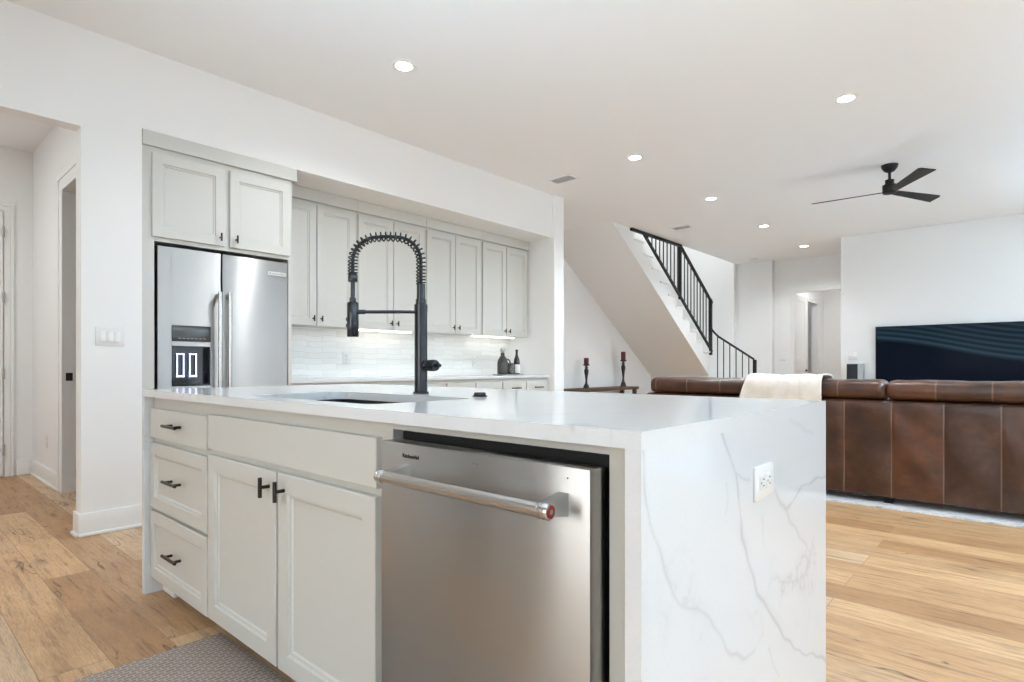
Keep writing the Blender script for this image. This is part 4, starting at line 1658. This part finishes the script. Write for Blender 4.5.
for k in range(4):
    MB().door(facing_y(9.85), -2.19 + k * 0.672, -1.53 + k * 0.672, 0.08, 0.39, 0, 0.018, 0.05).build('door', M['trim'], mc)
MB().box(-2.22, 0.52, 9.82, 10.233, 0.40, 0.44, 0.004).build('cabinet_top', M['trim'], mc)
mb = MB()
mb.box(-2.18, 0.48, 9.9, 10.2, 0.0, 0.06)
mb.build('plinth', M['trim'], mc, 0)

# ================================================================== ceiling fittings
# --- fan
FXc, FYc = -1.066, 6.90
fan = thing('ceiling_fan', 'black three-blade ceiling fan on a short downrod', 'ceiling fan', (FXc, FYc, 3.045))
MB().lathe([(0.075, 0), (0.075, -0.008), (0.066, -0.035), (0.045, -0.062), (0.02, -0.075)], (FXc, FYc, H)).build('canopy', M['black_metal'], fan)
MB().lathe([(0.013, -0.06), (0.013, -0.155)], (FXc, FYc, H), seg=14).build('downrod', M['black_metal'], fan)
MB().lathe([(0.020, -0.145), (0.040, -0.150), (0.040, -0.195), (0.060, -0.200), (0.064, -0.205), (0.064, -0.265), (0.060, -0.285), (0.03, -0.292)], (FXc, FYc, H)).build('motor_housing', M['black_metal'], fan)
for k in range(3):
    a = math.radians(183 + 120 * k)
    du = Vector((math.cos(a), math.sin(a), 0))
    dv = Vector((-math.sin(a), math.cos(a), 0))
    pitch = math.radians(-13)
    nv_ = dv * math.cos(pitch) + Vector((0, 0, 1)) * math.sin(pitch)
    nz_ = du.cross(nv_)
    C0 = Vector((FXc, FYc, H - 0.268))
    out = [(0.05, -0.035), (0.30, -0.048), (0.66, -0.066), (0.685, -0.050), (0.70, 0.066), (0.30, 0.045), (0.05, 0.035)]
    mb = MB()
    A = [mb.bm.verts.new(C0 + du * u + nv_ * v + nz_ * 0.004) for u, v in out]
    B = [mb.bm.verts.new(C0 + du * u + nv_ * v - nz_ * 0.004) for u, v in out]
    mb.bm.faces.new(A)
    mb.bm.faces.new(list(reversed(B)))
    for i in range(len(out)):
        j = (i + 1) % len(out)
        mb.bm.faces.new((A[i], A[j], B[j], B[i]))
    mb.build('blade', M['black_metal'], fan, 0)

# --- recessed lights
LIGHTS = [(-3.156, 2.433, 'recessed ceiling light above the kitchen aisle near the fridge'),
          (-1.046, 4.960, 'recessed ceiling light above the rug edge, closest to the ceiling fan'),
          (-2.869, 4.997, 'recessed ceiling light level with the wing wall'),
          (-2.887, 6.833, 'recessed ceiling light in front of the upper stair railing'),
          (-2.883, 8.686, 'recessed ceiling light second from the far end of its row'),
          (-2.860, 10.584, 'recessed ceiling light at the far end by the television wall corner')]
x, y, lb = LIGHTS[0]
dlt = thing('recessed_light', lb, 'ceiling light', (x, y, H), 'recessed ceiling lights')
MB().lathe([(0.052, 0.0), (0.058, -0.004), (0.082, -0.004), (0.086, 0.0)], (x, y, H), seg=32).build('trim_ring', M['trim'], dlt)
MB().lathe([(0.056, 0.0), (0.056, -0.003), (0.01, -0.0035)], (x, y, H - 0.0008), seg=28).build('lens', M['lamp'], dlt, 0)
for (x1, y1, lb) in LIGHTS[1:]:
    dup(dlt, (x1 - x, y1 - y, 0), lb)
for (x1, y1, lb) in LIGHTS:
    sp_ = bpy.data.lights.new('recessed_lamp', 'SPOT')
    sp_.energy = 60
    sp_.spot_size = math.radians(150)
    sp_.spot_blend = 0.6
    sp_.shadow_soft_size = 0.05
    sp_.color = (0.88, 0.95, 1.0)
    so = bpy.data.objects.new('recessed_lamp', sp_)
    so.location = (x1, y1, H - 0.02)
    COL.objects.link(so)

# --- air vents
vx, vy = -3.78, 5.055
vt = thing('ceiling_vent', 'white ceiling air vent beside the kitchen wing wall', 'vent', (vx, vy, H), 'ceiling vents')
mb = MB()
for (x0, x1, y0, y1) in ((-0.15, 0.15, -0.09, -0.07), (-0.15, 0.15, 0.07, 0.09), (-0.15, -0.13, -0.07, 0.07), (0.13, 0.15, -0.07, 0.07)):
    mb.box(vx + x0, vx + x1, vy + y0, vy + y1, H - 0.008, H)
mb.build('frame', M['vent'], vt, 0)
MB().box(vx - 0.13, vx + 0.13, vy - 0.07, vy + 0.07, H - 0.002, H).build('backing', M['vent_gap'], vt, 0)
for k in range(7):
    y = vy - 0.06 + k * 0.02
    MB().poly_prism([(y - 0.007, H - 0.010), (y + 0.003, H - 0.002), (y + 0.005, H - 0.002), (y - 0.005, H - 0.010)], 'x', vx - 0.13, vx + 0.13).build('louvre', M['vent'], vt, 0)
dup(vt, (-0.02, 2.90, 0), 'white ceiling air vent beside the top of the stair railing')
sd = thing('smoke_detector', 'round white smoke detector on the ceiling near the far wall', 'smoke detector', (-3.92, 11.2, H))
MB().lathe([(0.075, 0), (0.075, -0.012), (0.062, -0.034), (0.02, -0.04)], (-3.92, 11.2, H)).build('housing', M['white_plastic'], sd)
MB().lathe([(0.03, -0.036), (0.03, -0.044), (0.01, -0.045)], (-3.92, 11.2, H)).build('sensor_cap', M['vent'], sd)

for o in bpy.data.objects:
    if '_o' in o:
        del o['_o']
